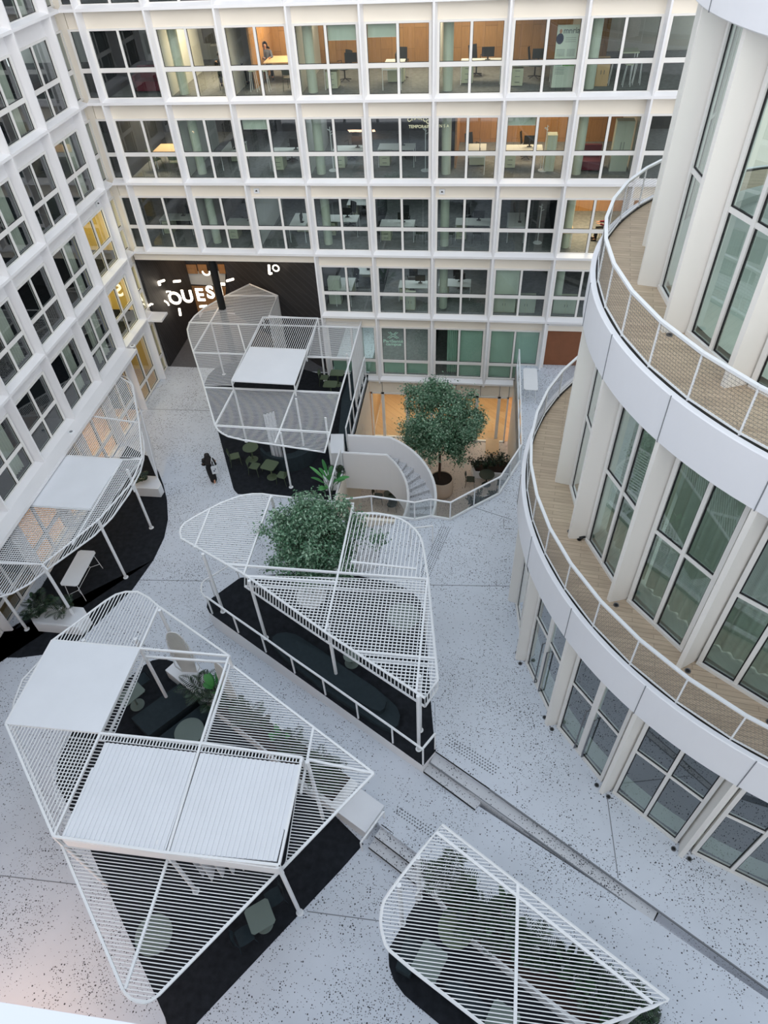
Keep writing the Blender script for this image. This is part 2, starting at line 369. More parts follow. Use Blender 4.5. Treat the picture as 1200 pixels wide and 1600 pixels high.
# tactile stud strips
def studs(name, pts, z, pitch=.088):
    poly = [at(x, y, z).xy for x, y in pts]; mb = MB(); u = (poly[1] - poly[0]).normalized(); v = Vector((-u.y, u.x))
    if v.dot(poly[3] - poly[0]) < 0: v = -v
    nu = int((poly[1] - poly[0]).length / pitch); nv = int((poly[3] - poly[0]).dot(v) / pitch)
    for i in range(nu):
        for j in range(nv):
            p = poly[0] + u * (i + .5 * (j % 2)) * pitch + v * j * pitch; zz = (rampz(p.x, p.y) if name == 'ramp' else z)
            mb.lathe([(.024, 0), (.022, .006), (.0, .006)], (p.x, p.y, zz), 6)
    return struct('tactile_studs', mb, M['tact'])
studs('t', [(698, 1163), (775, 1213), (787, 1196), (712, 1148)], UP)
studs('ramp', [(616, 1268), (694, 1322), (707, 1303), (633, 1257)], -15.55)
studs('t', [(652, 907), (692, 818), (712, 823), (672, 912)], UP)
# floor joints
def joints(segs, z):
    mb = MB()
    for a, b in segs:
        p, q = at(*a, z), at(*b, z); mb.beam((p.x, p.y, z), (q.x, q.y, z), .022, .006)
    struct('trim_%d' % (10 + len(segs) + int(abs(z))), mb, M['joint'])
joints([((225, 639), (340, 642)), ((214, 906), (330, 908)), ((0, 1368), (120, 1382)), ((318, 985), (360, 962)), ((480, 1424), (600, 1440))], LOW + .003)
joints([((948, 1240), (966, 1372)), ((668, 914), (812, 916)), ((741, 793), (800, 812)), ((800, 826), (790, 826)), ((787, 810), (787, 826))], UP + .003)
# pit floor and walls
pit_poly = [(-3.35, 5.0), (-3.35, -9.9)] + [tuple(p) for p in pitR] + [(4.3, 5.0)]
mb = MB(); mb.b2(-4.5, 6, -13, 5.5, PIT - .2, PIT); struct('floor_pit', mb, M['terrp'])
def wallseg(name, pts, z0, z1, th, mat, side=1):
    mb = MB()
    for a, b in zip(pts, pts[1:]):
        a = Vector(a[:2]); b = Vector(b[:2]); d = (b - a).normalized(); nn = Vector((-d.y, d.x)) * th * side
        mb.prism([tuple(a), tuple(b), tuple(b + nn), tuple(a + nn)], z0, z1)
    return struct(name, mb, mat)
wallseg('wall_pit_left', [(-3.35, .3), (-3.35, -9.9), (-2.3, -11.0)], PIT, LOW - .01, .2, M['beige'], -1)
wallseg('wall_pit_right', [tuple(p) for p in pitR], PIT, UP - .02, .15, M['beige'], -1)
wallseg('wall_pit_corner', [(-2.3, -11.0), tuple(pitR[0])], PIT, LOW, .15, M['beige'], -1)
# ================================================================== FACADES
def frame_piece(mb, T, u0, u1, v0, v1, d0, d1):
    # box given along facade u, vertical v, depth d, mapped by T
    vs = [T(u, v, d) for d in (d0, d1) for v in (v0, v1) for u in (u0, u1)]
    mb.add(vs, [(0, 2, 3, 1), (4, 5, 7, 6), (0, 1, 5, 4), (2, 6, 7, 3), (0, 4, 6, 2), (1, 3, 7, 5)])
def make_window(T, u0, u1, vt, vm0, vm1, vb, mull=None, parts_mat='glass', loc=None):
    """window between u0..u1 with glass fields; vt top, vm transom, vb bottom"""
    r = root(nwin(), T(u0, vb, GD), kind='structure', world=True)
    fr = MB(); sl = MB(); gl = MB(); e = .05
    cols = [(u0, u1)] if mull is None else [(u0, mull - .05), (mull + .05, u1)]
    rows = [(vb, vm0), (vm1, vt)] if vm0 is not None else [(vb, vt)]
    frame_piece(fr, T, u0 - .1, u1 + .1, vt, vt + .07, GD - .06, GD + .06); frame_piece(fr, T, u0 - .1, u1 + .1, vb - .07, vb, GD - .08, GD + .06)
    frame_piece(fr, T, u0 - .1, u0, vb, vt, GD - .06, GD + .06); frame_piece(fr, T, u1, u1 + .1, vb, vt, GD - .06, GD + .06)
    if mull is not None: frame_piece(fr, T, mull - .05, mull + .05, vb, vt, GD - .05, GD + .06)
    if vm0 is not None: frame_piece(fr, T, u0, u1, vm0, vm1, GD - .042, GD + .052)
    for a, b in cols:
        for c, d in rows:
            g = .016
            for (p, q, s_, t_) in ((a, b, c, c + g), (a, b, d - g, d), (a, a + g, c, d), (b - g, b, c, d)): frame_piece(sl, T, p, q, s_, t_, GD - .012, GD + .02)
            k = [T(a, c, GD), T(b, c, GD), T(b, d, GD), T(a, d, GD)]; gl.add(k, [(0, 1, 2, 3)])
    f = fr.build('window_frame', M['frame'], r); sl.build('gasket', M['seal'], f); gl.build('window_pane', M[parts_mat], r, fix=False)
    return r
def fin(mb, T, u, v0, v1, dep=GD):
    # splayed fin: narrow at the front, wider at the glass
    vs = [T(u - .035, v, -.008) for v in (v0, v1)] + [T(u + .035, v, -.008) for v in (v0, v1)] + [T(u + .11, v, dep) for v in (v0, v1)] + [T(u - .11, v, dep) for v in (v0, v1)]
    mb.add(vs, [(0, 2, 3, 1), (2, 4, 5, 3), (4, 6, 7, 5), (6, 0, 1, 7), (0, 6, 4, 2), (1, 3, 5, 7)])
def ledge(mb, T, u0, u1, v, dep=GD):
    # bottom edge at v, splayed like the fins
    pr = [(0, v), (0, v + .1), (dep, v + .21), (dep, v - .05)]
    vs = [T(u, b, a) for u in (u0, u1) for a, b in pr]
    mb.add(vs, [(0, 1, 2, 3), (7, 6, 5, 4), (0, 4, 5, 1), (1, 5, 6, 2), (2, 6, 7, 3), (3, 7, 4, 0)])
TB = lambda u, v, d: Vector((u, d, v))                      # back facade
TL = lambda u, v, d: Vector((XL - d, -u, v))                # left facade, u runs towards the camera
def spandrel(mb, T, u0, u1, v0, v1): frame_piece(mb, T, u0, u1, v0, v1, GD + .0, GD + .12)
# back facade
UB = [(i - 5) * WB for i in range(10)]
for i, u in enumerate(UB):
    mb = MB(); bot = -3 * H if i < 3 else (-16.3 if i < 8 else UP)
    if i == 3: bot = -16.0
    fin(mb, TB, u, bot, H); struct('facade_fin', mb, M['fac'])
for j in range(-1, 6):
    mb = MB(); v = -j * H
    if j <= 3: ledge(mb, TB, XL, UB[-1], v)
    elif j == 4: ledge(mb, TB, UB[3], UB[-1], v)
    else: ledge(mb, TB, -3.35, 4.25, -16.2)
    struct('facade_ledge', mb, M['fac'])
    if 0 <= j <= 4 or j == -1:
        mb = MB(); x0 = XL if j < 3 else UB[3]
        if j == 3: mb.b2(XL - .2, UB[3], GD - .1, GD + .3, -3 * H - .42, -3 * H + .03)
        if j < 4: spandrel(mb, TB, x0, UB[-1], v - .60, v + .02)
        else: spandrel(mb, TB, x0, UB[-1], v - .58, v + .02)
        struct('wall_back', mb, M['beige'])
for j in range(-1, 5):
    v = -j * H
    for i in range(-1, 9):
        if j >= 3 and i < 3: continue
        if j == 4:
            if i >= 7: continue
            if i == 3: make_window(TB, UB[3] + .2, UB[4] - .2, -13.19, -15.19, -15.03, -15.94, (UB[3] + UB[4]) / 2)
            else: make_window(TB, UB[i] + .2, UB[i + 1] - .2, -13.19, -15.19, -15.03, -15.90, (UB[i] + UB[i + 1]) / 2)
            continue
        if i == -1: make_window(TB, XL + .05, UB[0] - .16, v - .65, v - 2.05, v - 1.89, v - 2.93)
        else: make_window(TB, UB[i] + .2, UB[i + 1] - .2, v - .65, v - 2.05, v - 1.89, v - 2.93, (UB[i] + UB[i + 1]) / 2)
# frames between window rows and fins are beige-white posts
mb = MB()
for j in range(-1, 5):
    for i in range(10):
        if j >= 3 and i < 3: continue
        if j == 4 and i > 7: continue
        mb.b2(UB[i] - .13, UB[i] + .13, GD + .02, GD + .12, -j * H - 3.1 - (.35 if j == 4 else 0), -j * H)
struct('wall_back_posts', mb, M['beige'])
# pit facade under the ledge
mb = MB(); mb.b2(-3.35, 4.3, GD, GD + .15, -17.12, -16.1)
struct('wall_pit_back', mb, M['beige'])
mb = MB()
for x in (-2.66, -1.37, 0.0, 1.3): mb.b2(x - .012, x + .012, GD - .012, GD + .01, -17.12, -16.3)
for x in (2.6, 3.6, 4.1): mb.b2(x - .012, x + .012, GD - .012, GD + .01, -17.12, -16.3)
struct('trim_5', mb, M['joint'])
px_ = [-3.3, -2.65, -1.32, .02, 1.36, 2.45, 3.62, 4.12]
for a, b in zip(px_, px_[1:]):
    r = root(nwin(), (a, GD, PIT), kind='structure', world=True); fr = MB(); gl = MB()
    fr.b2(a, a + .08, GD - .05, GD + .08, PIT, -17.12); fr.b2(b - .08, b, GD - .05, GD + .08, PIT, -17.12); fr.b2(a, b, GD - .05, GD + .08, -17.2, -17.12); fr.b2(a, b, GD - .05, GD + .08, PIT, PIT + .06)
    if abs(a - 1.36) < .01: fr.b2(a, b, GD - .05, GD + .08, -18.45, -18.35)
    gl.add([(a, GD, PIT), (b, GD, PIT), (b, GD, -17.12), (a, GD, -17.12)], [(0, 1, 2, 3)])
    fr.build('window_frame', M['frame'], r); gl.build('window_pane', M['glass'], r, fix=False)
# door opening on the terrace level
mb = MB(); mb.b2(5.45, 5.62, GD - .2, GD + .1, UP, -12.7); mb.b2(5.45, 9.5, GD - .05, GD + .1, -12.82, -12.5); struct('trim_6', mb, M['frame'])
mb = MB(); mb.b2(5.4, 9.4, .46, .56, UP, -12.5); mb.b2(5.35, 5.45, GD + .1, .56, UP, -12.5)
struct('wall_porch', mb, M['brownw'])
mb = MB(); mb.b2(9.2, 24, GD - .1, GD + .3, -16, 2 * H); struct('wall_back_end', mb, M['beige'])
# left facade
UL = [S0 + k * WB for k in range(11)]
for k, u in enumerate(UL):
    mb = MB(); fin(mb, TL, u, LOW if k < 2 else LOW, 2 * H); struct('facade_fin', mb, M['fac'])
for j in range(-1, 5):
    v = -j * H; mb = MB(); ledge(mb, TL, 0, UL[-1], v)
    if j == 4: frame_piece(mb, TL, UL[1], UL[-1], v - .05, v + .1, -.55, .1)
    struct('facade_ledge', mb, M['fac'])
    mb = MB(); spandrel(mb, TL, -.36, UL[-1], v - .60, v + .02)
    for u in UL: frame_piece(mb, TL, u - .16, u + .16, v - 3.5 if j == 4 else v - 3.1, v, GD + .02, GD + .12)
    struct('wall_left', mb, M['fac'])
    for k in range(-1, 10):
        hgt = (-13.19, -15.19, -15.03, -15.9) if j == 4 else (v - .65, v - 2.05, v - 1.89, v - 2.93)
        if k == -1: make_window(TL, -.25, UL[0] - .22, *hgt, parts_mat='glassl')
        else: make_window(TL, UL[k] + .26, UL[k + 1] - .26, *hgt, mull=UL[k] + .26 + (WB - .52) * .5, parts_mat='glass' if (k == 0 and j >= 2) else 'glassl')
mb = MB(); ledge(mb, TL, 0, UL[-1], H * 2); ledge(mb, TB, XL, UB[-1], H * 2); struct('facade_ledge', mb, M['fac'])
mb = MB(); mb.b2(XL - GD - .05, XL - GD + .06, .36, .52, -3 * H - .1, 2 * H); struct('trim_7', mb, M['frame'])
mb = MB(); mb.b2(XL - GD - .14, XL - GD + .02, .22, GD + .12, -3 * H, 2 * H); mb.b2(XL - GD - .1, XL - .02, GD - .02, GD + .12, -3 * H, 2 * H); mb.b2(XL - GD - .14, XL - GD + .02, .22, GD + .12, LOW, -3 * H)
struct('wall_corner_post', mb, M['beige'])
# entrance canopy slab at the left corner
mb = MB(); mb.b2(XL - .3, XL + .75, -.75, .1, -12.60, -12.5); struct('trim_8', mb, M['fac'])
# near building the photo is taken from
mb = MB(); mb.b2(-16, 4.5, -31.2, -29.69, 3.1, 3.4); struct('wall_near_parapet', mb, M['parap'])
mb = MB(); mb.b2(-16, 24, -30.2, -29.80, 3.1, -6.0); mb.b2(-16, 24, -30.2, -29.80, -12.4, -16.3); struct('wall_near', mb, M['fac'])
mb = MB()
for k in range(12): mb.b2(-15 + k * 2.72, -14.8 + k * 2.72, -30.0, -29.8, -12.4, -6)
struct('wall_near_posts', mb, M['fac'])
mb = MB(); mb.b2(-16, 24, -33, -32.9, -12.4, -6); struct('wall_near_inner', mb, M['inner'])
# ---------------------------------------------------------------- interiors
for j in range(-1, 5):
    z = -j * H - 3.02 if j < 4 else -16.02
    mb = MB(); x0 = XL - 7 if j < 3 else UB[3] + .1
    x1 = 10.9 if j < 4 else 5.3
    mb.b2(x0, x1, GD + .12, 9.5, z - .1, z); 
    m3 = MB(); m3.b2(XL - 7, XL - GD - .12, -29.6, GD + (.1 if j < 3 else .0), z - .1, z + .002); struct('floor_left_wing', m3, M['carpet'] if j < 4 else M['woodp'])
    struct('floor_office', mb, M['carpet2'])
    mb = MB(); mb.b2(x0, x1, GD + .12, 9.5, -j * H - .45, -j * H - .35); mb.b2(XL - 7, XL - GD - .12, -29.6, GD, -j * H - .45, -j * H - .35)
    struct('ceiling', mb, M['ceil'])
    orange = {0: (UB[2] + .6, UB[7] + 1.5), 1: (UB[5] + .8, UB[8] + .4), 2: (UB[7] + .2, 10.9)}.get(j)
    mb = MB(); ytop = -j * H - .45
    xs = [x0, x1]
    if orange: xs = [x0, orange[0], orange[1], x1]
    mb.b2(x0, xs[1], 7.0, 7.1, z, ytop)
    if orange and xs[3] > xs[2]: mb.b2(xs[2], xs[3], 7.0, 7.1, z, ytop)
    m2 = MB(); m2.b2(XL - 6.1, XL - 6.0, -29.6, -.2, z, ytop)
    for k in range(1, 10, 2): m2.b2(XL - 6, XL - GD - .3, -UL[k] - .06, -UL[k] + .06, z, ytop)
    struct('wall_left_interior', m2, M['innerd'])
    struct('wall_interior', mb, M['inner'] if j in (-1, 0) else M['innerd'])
    if orange:
        mb = MB(); mb.b2(orange[0], orange[1], 5.2, 5.3, z, ytop); mb.b2(orange[0], orange[0] + .08, GD + 1.4, 5.3, z, ytop); struct('wall_interior_wood', mb, M['wood'])
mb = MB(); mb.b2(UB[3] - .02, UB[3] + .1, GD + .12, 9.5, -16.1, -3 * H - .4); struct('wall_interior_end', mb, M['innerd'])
# partitions (cross walls) behind some fins
mb = MB()
for j, i in [(0, 1), (0, 2), (0, 3), (1, 1), (1, 3), (1, 8), (2, 2), (0, 5), (0, 7), (1, 5), (2, 1)]:
    z = -j * H - 3.02; mb = MB(); mb.b2(UB[i] - .05, UB[i] + .05, GD + .35, 5.15, z, -j * H - .45)
    struct('wall_partition', mb, M['inner'])
mb = MB()
for j, i in [(3, 4), (3, 6), (2, 4), (2, 7), (4, 5), (4, 6), (1, 0), (0, 0)]:
    z = -j * H - 3.02; mb = MB(); mb.b2(UB[i] - .05, UB[i] + .05, GD + .35, 5.15, z if j < 4 else -16, -j * H - .45)
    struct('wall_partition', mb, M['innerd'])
mb = MB(); mb.b2(-3.35, 5.3, 5.0, 5.1, PIT, -16.3); mb.b2(-3.45, -3.35, GD, 5, PIT, -16.3); mb.b2(4.9, 5.0, GD, 5, PIT, -16.3); struct('wall_pit_inner', mb, M['woodp'])
mb = MB(); mb.b2(-3.35, 4.9, GD + .1, 5, -16.9, -16.8); struct('ceiling_pit', mb, M['woodp'])
mb = MB(); mb.b2(-3.3, 4.9, GD + .08, 5, PIT, PIT + .012); struct('floor_pit_inner', mb, M['woodp'])
area('pit_room_lamp', (-1.6, 2.6, -17.0), 3.5, 75, (1, .84, .66), sy=1.5); area('pit_room_lamp', (3.2, 2.6, -17.0), 2.5, 60, (1, .84, .66), sy=1.5)
area('office_lamp', (UB[1] + 1.4, 2.9, -.5), 1.6, 101, (1, .76, .5)); area('office_lamp', (UB[2] + 2.2, 3.4, -.5), 2.2, 120, (1, .80, .58)); area('office_lamp', (UB[5], 3.2, -.5), 5, 168, (1, .80, .58), sy=2)
area('office_lamp', (UB[0] + 1.4, 3, -H - .5), 1.6, 82, (1, .80, .58)); area('office_lamp', (UB[6] + 1, 3.2, -H - .5), 5, 120, (1, .74, .5), sy=2)
area('office_lamp', (UB[7] + 1.6, 2.8, -2 * H - .5), 2, 144, (1, .76, .5)); area('office_lamp', (UB[4], 3.2, -3 * H - .5), 8, 72, (.85, .93, 1), sy=2)
area('office_lamp', (UB[4], 3.2, -2 * H - .5), 8, 62, (.85, .93, 1), sy=2); area('office_lamp', (UB[3], 3.2, -1 * H - .5), 5, 62, (.9, .95, 1), sy=2)
area('office_lamp', (UB[4], 3.0, -4 * H - .6), 6, 72, (.85, .96, .95), sy=2)
for j in range(0, 4): area('office_lamp', (XL - 2.5, -14, -j * H - .5), 3, 50, (.85, .93, 1), sy=20)
# lit stairwell at the corner of the left wing
mb = MB()
for j in (2, 3, 4):
    z = -j * H - 3.02 if j < 4 else -16.02; t = -j * H - .45
    mb.b2(XL - 2.6, XL - 2.5, -UL[1] + .1, .2, z, t); mb.b2(XL - 2.5, XL - GD - .15, -UL[1] + .02, -UL[1] + .1, z, t); mb.b2(XL - 2.5, XL - GD - .15, .1, .2, z, t)
struct('wall_stairwell', mb, M['yellow'])
for j in (2, 3, 4): area('stairwell_lamp', (XL - 1.4, -2.0, -j * H - .5), 1.2, 45 if j < 4 else 14, (1, .84, .5))
# passage to the street under the back wing
mb = MB(); mb.b2(XL - .32, XL - .18, .42, 5.6, LOW, -9.9); struct('wall_passage_left', mb, M['dark'])
mb = MB(); e = Vector((-5.55, .5)); g = Vector((-12.4, 6.2)); d = (g - e).normalized(); nn = Vector((-d.y, d.x)) * -.15
mb.prism([tuple(e), tuple(g), tuple(g + nn), tuple(e + nn)], LOW, -9.9); struct('wall_passage_right', mb, M['dark'])
mb = MB(); mb.b2(-20, -9, 6.4, 6.5, LOW, -9.9); struct('wall_passage_back', mb, M['dark'])
mb = MB(); mb.b2(-21, UB[3], .46, 8, -9.9, -9.8); struct('ceiling_passage', mb, M['dark'])
mb = MB(); mb.prism([(XL - .2, .42), (UB[3], .42), (-12.4, 6.2), (XL - .2, 6.4)], LOW + .001, LOW + .006); struct('floor_passage', mb, plain('dark_stone', (92, 94, 100), .7, noise=.2, scale=6))
mb = MB(); q = [aty(277, 424, 6.35), aty(352, 424, 6.35), aty(352, 447, 6.35), aty(277, 443, 6.35)]; mb.add(q + [v + Vector((0, .04, 0)) for v in q], [(0, 1, 2, 3), (0, 4, 5, 1), (1, 5, 6, 2), (2, 6, 7, 3), (3, 7, 4, 0)])
struct('wall_passage_panel', mb, M['inner'])
mb = MB(); q = [aty(283, 446, 6.34), aty(353, 448, 6.34), aty(351, 480, 6.34), aty(293, 493, 6.34)]; q = [Vector((v.x, 6.34, v.z)) for v in q]; mb.add(q, [(0, 1, 2, 3)]); struct('door_1', mb, M['wood'])
mb = MB()
for a, b in [((276, 413), (306, 413)), ((308, 413), (322, 413)), ((340, 413), (350, 413))]:
    z1 = -9.9; p0 = aty(*a, 6.33); p1 = aty(*b, 6.33); mb.b2(p0.x, p1.x, 6.3, 6.34, p0.z, p0.z - .55)
struct('trim_9', mb, M['wood'])
area('passage_lamp', (-12.6, 4.9, -10.2), 1.5, 60, (1, .7, .45), sy=.6)
area('near_window_lamp', (-8.0, -29.3, -12.8), 2.2, 55, (1, .58, .35), rot=(math.radians(35), 0, 0), sy=.5)
#@@PART3
# ================================================================== ROUND TOWER
TC = Vector((12.93, -14.97)); rad = math.radians
def cy(r, a, z): return Vector((TC.x + r * math.cos(rad(a)), TC.y + r * math.sin(rad(a)), z))
STOREY = [dict(z0=UP, z1=-10.35, rf=9.05, rg=8.72, a0=-166.5, da=15.45, k0=-3, k1=7, tr=-12.45, ft=-9.12, rb=9.18),
          dict(z0=-9.2, z1=-4.15, rf=8.20, rg=7.74, a0=-165.9, da=15.6, k0=-3, k1=7, tr=-6.62, ft=-3.06, rb=8.22),
          dict(z0=-3.1, z1=2.1, rf=7.18, rg=6.70, a0=-165.8, da=16.6, k0=-4, k1=6, tr=-.56, ft=3.3, rb=7.33)]
def arc(r, a, b, z, n): return [cy(r, a + (b - a) * i / n, z) for i in range(n + 1)]
for si, S in enumerate(STOREY):
    z0, z1 = S['z0'], S['z1']
    for k in range(S['k0'], S['k1'] + 1):
        a = S['a0'] + k * S['da']
        mb = MB(); rf, rg = S['rf'], S['rg'] + .0; wo = math.degrees(.055 / rf); wi = math.degrees(.17 / rg)
        vs = [cy(rf, a - wo, z) for z in (z0, z1 + .3)] + [cy(rf, a + wo, z) for z in (z0, z1 + .3)] + [cy(rg - .1, a + wi, z) for z in (z0, z1 + .3)] + [cy(rg - .1, a - wi, z) for z in (z0, z1 + .3)]
        mb.add(vs, [(0, 2, 3, 1), (2, 4, 5, 3), (4, 6, 7, 5), (6, 0, 1, 7), (0, 6, 4, 2), (1, 3, 5, 7)])
        struct('tower_fin', mb, M['towerfin'])
        if k == S['k1']: continue
        # flat glazed bay between two fins
        b = a + S['da']; A0 = cy(rg, a + wi + .1, 0); A1 = cy(rg, b - wi - .1, 0); u = (A1 - A0); Lb = u.length; u.normalize(); nn = Vector((u.y, -u.x, 0))
        if nn.dot(A0 - Vector((TC.x, TC.y, 0))) < 0: nn = -nn
        T = lambda s, v, d, A0=A0, u=u, nn=nn: Vector((A0.x + u.x * s - nn.x * d, A0.y + u.y * s - nn.y * d, v))
        r = root(nwin(), T(0, z0, 0), kind='structure', world=True); fr = MB(); sl = MB(); gl = MB()
        door = si == 0 and k in (0, 1)
        tr = S['tr']; top = z1 + .15; mid = Lb / 2; lowz = z0 + .10
        frame_piece(fr, T, 0, .1, z0, top, -.05, .08); frame_piece(fr, T, Lb - .1, Lb, z0, top, -.05, .08)
        frame_piece(fr, T, mid - (.09 if door else .045), mid + (.09 if door else .045), z0, top, -.05, .08); frame_piece(fr, T, 0, Lb, tr - .045, tr + .045, -.038, .07)
        frame_piece(fr, T, 0, Lb, z0, lowz, -.07, .08)
        for p, q in ((.1, mid - .05), (mid + .05, Lb - .1)):
            for c, d in ((lowz, tr - .045), (tr + .045, top)):
                g = .025
                for (e1, e2, e3, e4) in ((p, q, c, c + g), (p, p + g, c, d), (q - g, q, c, d)): frame_piece(sl, T, e1, e2, e3, e4, -.01, .03)
                gl.add([T(p, c, 0), T(q, c, 0), T(q, d, 0), T(p, d, 0)], [(0, 1, 2, 3)])
        f = fr.build('window_frame', M['frame'], r); sl.build('gasket', M['seal'], f); gl.build('window_pane', M['glasst'], r, fix=False)
        if door:
            hd = MB()
            for s in (mid - .16, mid + .16): hd.path([T(s, z0 + .12, -.02), T(s, z0 + .12, -.1), T(s, z0 + 2.3, -.1), T(s, z0 + 2.3, -.02)], .022, 8)
            hd.build('door_pull', M['steel'], r)
        # curtain / interior panel in the bay
        if si == 1 and k >= 0:
            cu = MB(); n = 40; rc = rg - .55
            top_ = z1 + .1
            ua = [cy(rc + .07 * math.sin(i * 1.05), a + .6 + (S['da'] - 1.2) * i / n, z0 + .22 + .03 * math.sin(i * 1.05 + .5)) for i in range(n + 1)]
            ub = [Vector((p.x, p.y, top_)) for p in ua]
            cu.sweep(ua, ub); o = cu.build('curtain', M['curt'], None, smooth=True, fix=False)
            tag(o, 'pleated cream curtain behind the %s tower bay from the left on the middle storey' % ORD[k + 1], 'curtain', 'curtains on the middle tower storey')
    # fascia ring with panel joints, and deck
    zb, zt, rb = z1, S['ft'], S['rb']
    mb = MB(); n = 96; a_, b_ = 88, 318
    prof = [(rb - .95, zb), (rb - .02, zb), (rb, zb + .02), (rb, zt - .02), (rb - .02, zt), (rb - .12, zt), (rb - .12, zt - .12)]
    mb.lathe(prof, (TC.x, TC.y, 0), n, rad(a_), rad(b_))
    struct('tower_fascia', mb, M['towerw'])
    mb = MB()
    for k in range(-3, 9):
        a = {0: -166.5 + 15.45 * .5, 1: -165.9 + 3, 2: -165.8 + 8}[si] + k * S['da'] * 1.0
        if si == 0: a = -166.5 + 15.45 * k + .0
        if si == 1: a = -165.9 + 15.6 * k
        p = cy(rb + .002, a, zb); q = cy(rb + .002, a, zt); mb.beam(p, q, .02, .012)
    struct('tower_fascia_joint', mb, M['joint'])
    if si < 2:
        nx = STOREY[si + 1]
        mb = MB(); mb.lathe([(nx['rg'] - .2, nx['z0'] - .12), (nx['rg'] - .2, nx['z0']), (rb - .13, nx['z0']), (rb - .13, nx['z0'] - .12)], (TC.x, TC.y, 0), n, rad(a_), rad(b_)); struct('floor_balcony', mb, M['deck'])
        mb = MB(); mb.lathe([(rb - .15, nx['z0'] + .004), (rb - .13, nx['z0'] + .03), (rb - .20, nx['z0'] + .03), (rb - .20, nx['z0'] + .004)], (TC.x, TC.y, 0), n, rad(a_), rad(b_)); struct('balcony_gutter', mb, M['black'])
    # inner floor, core
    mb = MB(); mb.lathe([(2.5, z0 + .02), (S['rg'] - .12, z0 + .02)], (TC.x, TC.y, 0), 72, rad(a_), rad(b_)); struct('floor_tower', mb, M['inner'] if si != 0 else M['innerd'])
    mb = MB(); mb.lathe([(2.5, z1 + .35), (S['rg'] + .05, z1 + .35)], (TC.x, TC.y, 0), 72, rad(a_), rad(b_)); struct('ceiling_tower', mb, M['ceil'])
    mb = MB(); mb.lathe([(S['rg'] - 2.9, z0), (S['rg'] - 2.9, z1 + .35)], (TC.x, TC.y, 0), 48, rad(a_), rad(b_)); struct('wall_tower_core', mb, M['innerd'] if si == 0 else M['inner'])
    # low white plinth inside
    mb = MB(); mb.lathe([(S['rg'] - .55, z0 + .02), (S['rg'] - .55, z0 + .2), (S['rg'] - .12, z0 + .2)], (TC.x, TC.y, 0), 72, rad(a_), rad(b_)); struct('tower_inner_plinth', mb, M['inner'])
    for aa in (-160, -125): area('tower_lamp', cy(S['rg'] - 1.8, aa, z1 + .2), 2.0, 35 if si else 8, (.92, 1, .97))
# round floor lights beside the fins
upl = MB(); upl.lathe([(0, .012), (.05, .012), (.065, .02), (.07, .0)], (0, 0, 0), 16); first = None
spots = [(0, k, s) for k in range(0, 4) for s in (-1, 1)] + [(1, 0, -1), (1, 1, 1), (1, 2, 1), (1, 3, -1), (1, 3, 1), (2, 0, 1)]
for si, k, s in spots:
    S = STOREY[si]; a = S['a0'] + k * S['da'] + s * 1.35; p = cy(S['rf'] - .1, a, S['z0'])
    if first is None:
        r = root('floor_light', p, cat='light'); upl.build('light_rim', M['steel'], r); g = MB(); g.lathe([(0, .014), (.045, .014)], (0, 0, 0), 16); g.build('light_lens', M['black'], r, fix=False); first = r
    else: r = copy_tree(first); r.location = p
    tag(r, 'small round floor light %s the %s fin of the tower, %s' % ('left of' if s < 0 else 'right of', ORD[k], ['on the terrace', 'on the lower balcony', 'on the upper balcony'][si]), 'light', 'round floor lights at the tower fins')
# balcony railings: flat handrail, slim posts, wire net
def railing(rr, z, a0, da, n, label, hgt=1.0):
    r = root('balcony_railing', cy(rr, a0 + da * n / 2, z), label, 'railing', 'curved balcony railings of the tower', world=True)
    pts = [cy(rr, a0 + da * i, z + hgt) for i in range(n + 1)]
    mb = MB()
    for a, b in zip(pts, pts[1:]): mb.beam(a, b, .075, .05)
    mb.build('handrail', M['metal'], r)
    mb = MB()
    for a, b in zip(pts, pts[1:]): mb.beam(a - Vector((0, 0, hgt - .06)), b - Vector((0, 0, hgt - .06)), .03, .03)
    mb.build('bottom_rail', M['metal'], r)
    for p in pts:
        mb = MB(); mb.beam(p - Vector((0, 0, hgt + .02)), p, .04, .015); mb.build('post', M['metal'], r)
    mb = MB(); pw = .0035
    for a, b in zip(pts, pts[1:]):
        for i in range(1, 15):
            h = hgt * i / 15
            mb.path([a - Vector((0, 0, h)), b - Vector((0, 0, h))], pw, 3, cap=False)
        L = (b - a).length; m = max(4, int(L / .075)); sp = .32
        for i in range(-4, m):
            for s in (0, 1):
                u0 = i / m; u1 = u0 + sp / L * 1.0; v0 = 0; v1 = 1
                if s: v0, v1 = 1, 0
                # clip in u
                ta = 0 if u0 >= 0 else -u0 / (u1 - u0); tb = 1 if u1 <= 1 else (1 - u0) / (u1 - u0)
                if ta >= tb: continue
                f = lambda t: (u0 + (u1 - u0) * t, v0 + (v1 - v0) * t)
                (ua, va), (ub, vb) = f(ta), f(tb)
                mb.path([a.lerp(b, ua) - Vector((0, 0, hgt * (1 - va) * .95)), a.lerp(b, ub) - Vector((0, 0, hgt * (1 - vb) * .95))], .0016, 3, cap=False)
    mb.build('wire_net', M['steel'], r, fix=False)
railing(9.02, -9.15, -240, 7.75, 19, 'curved white railing with wire net around the lower round balcony')
railing(8.06, -3.08, -240, 8.3, 18, 'curved white railing with wire net around the upper round balcony')
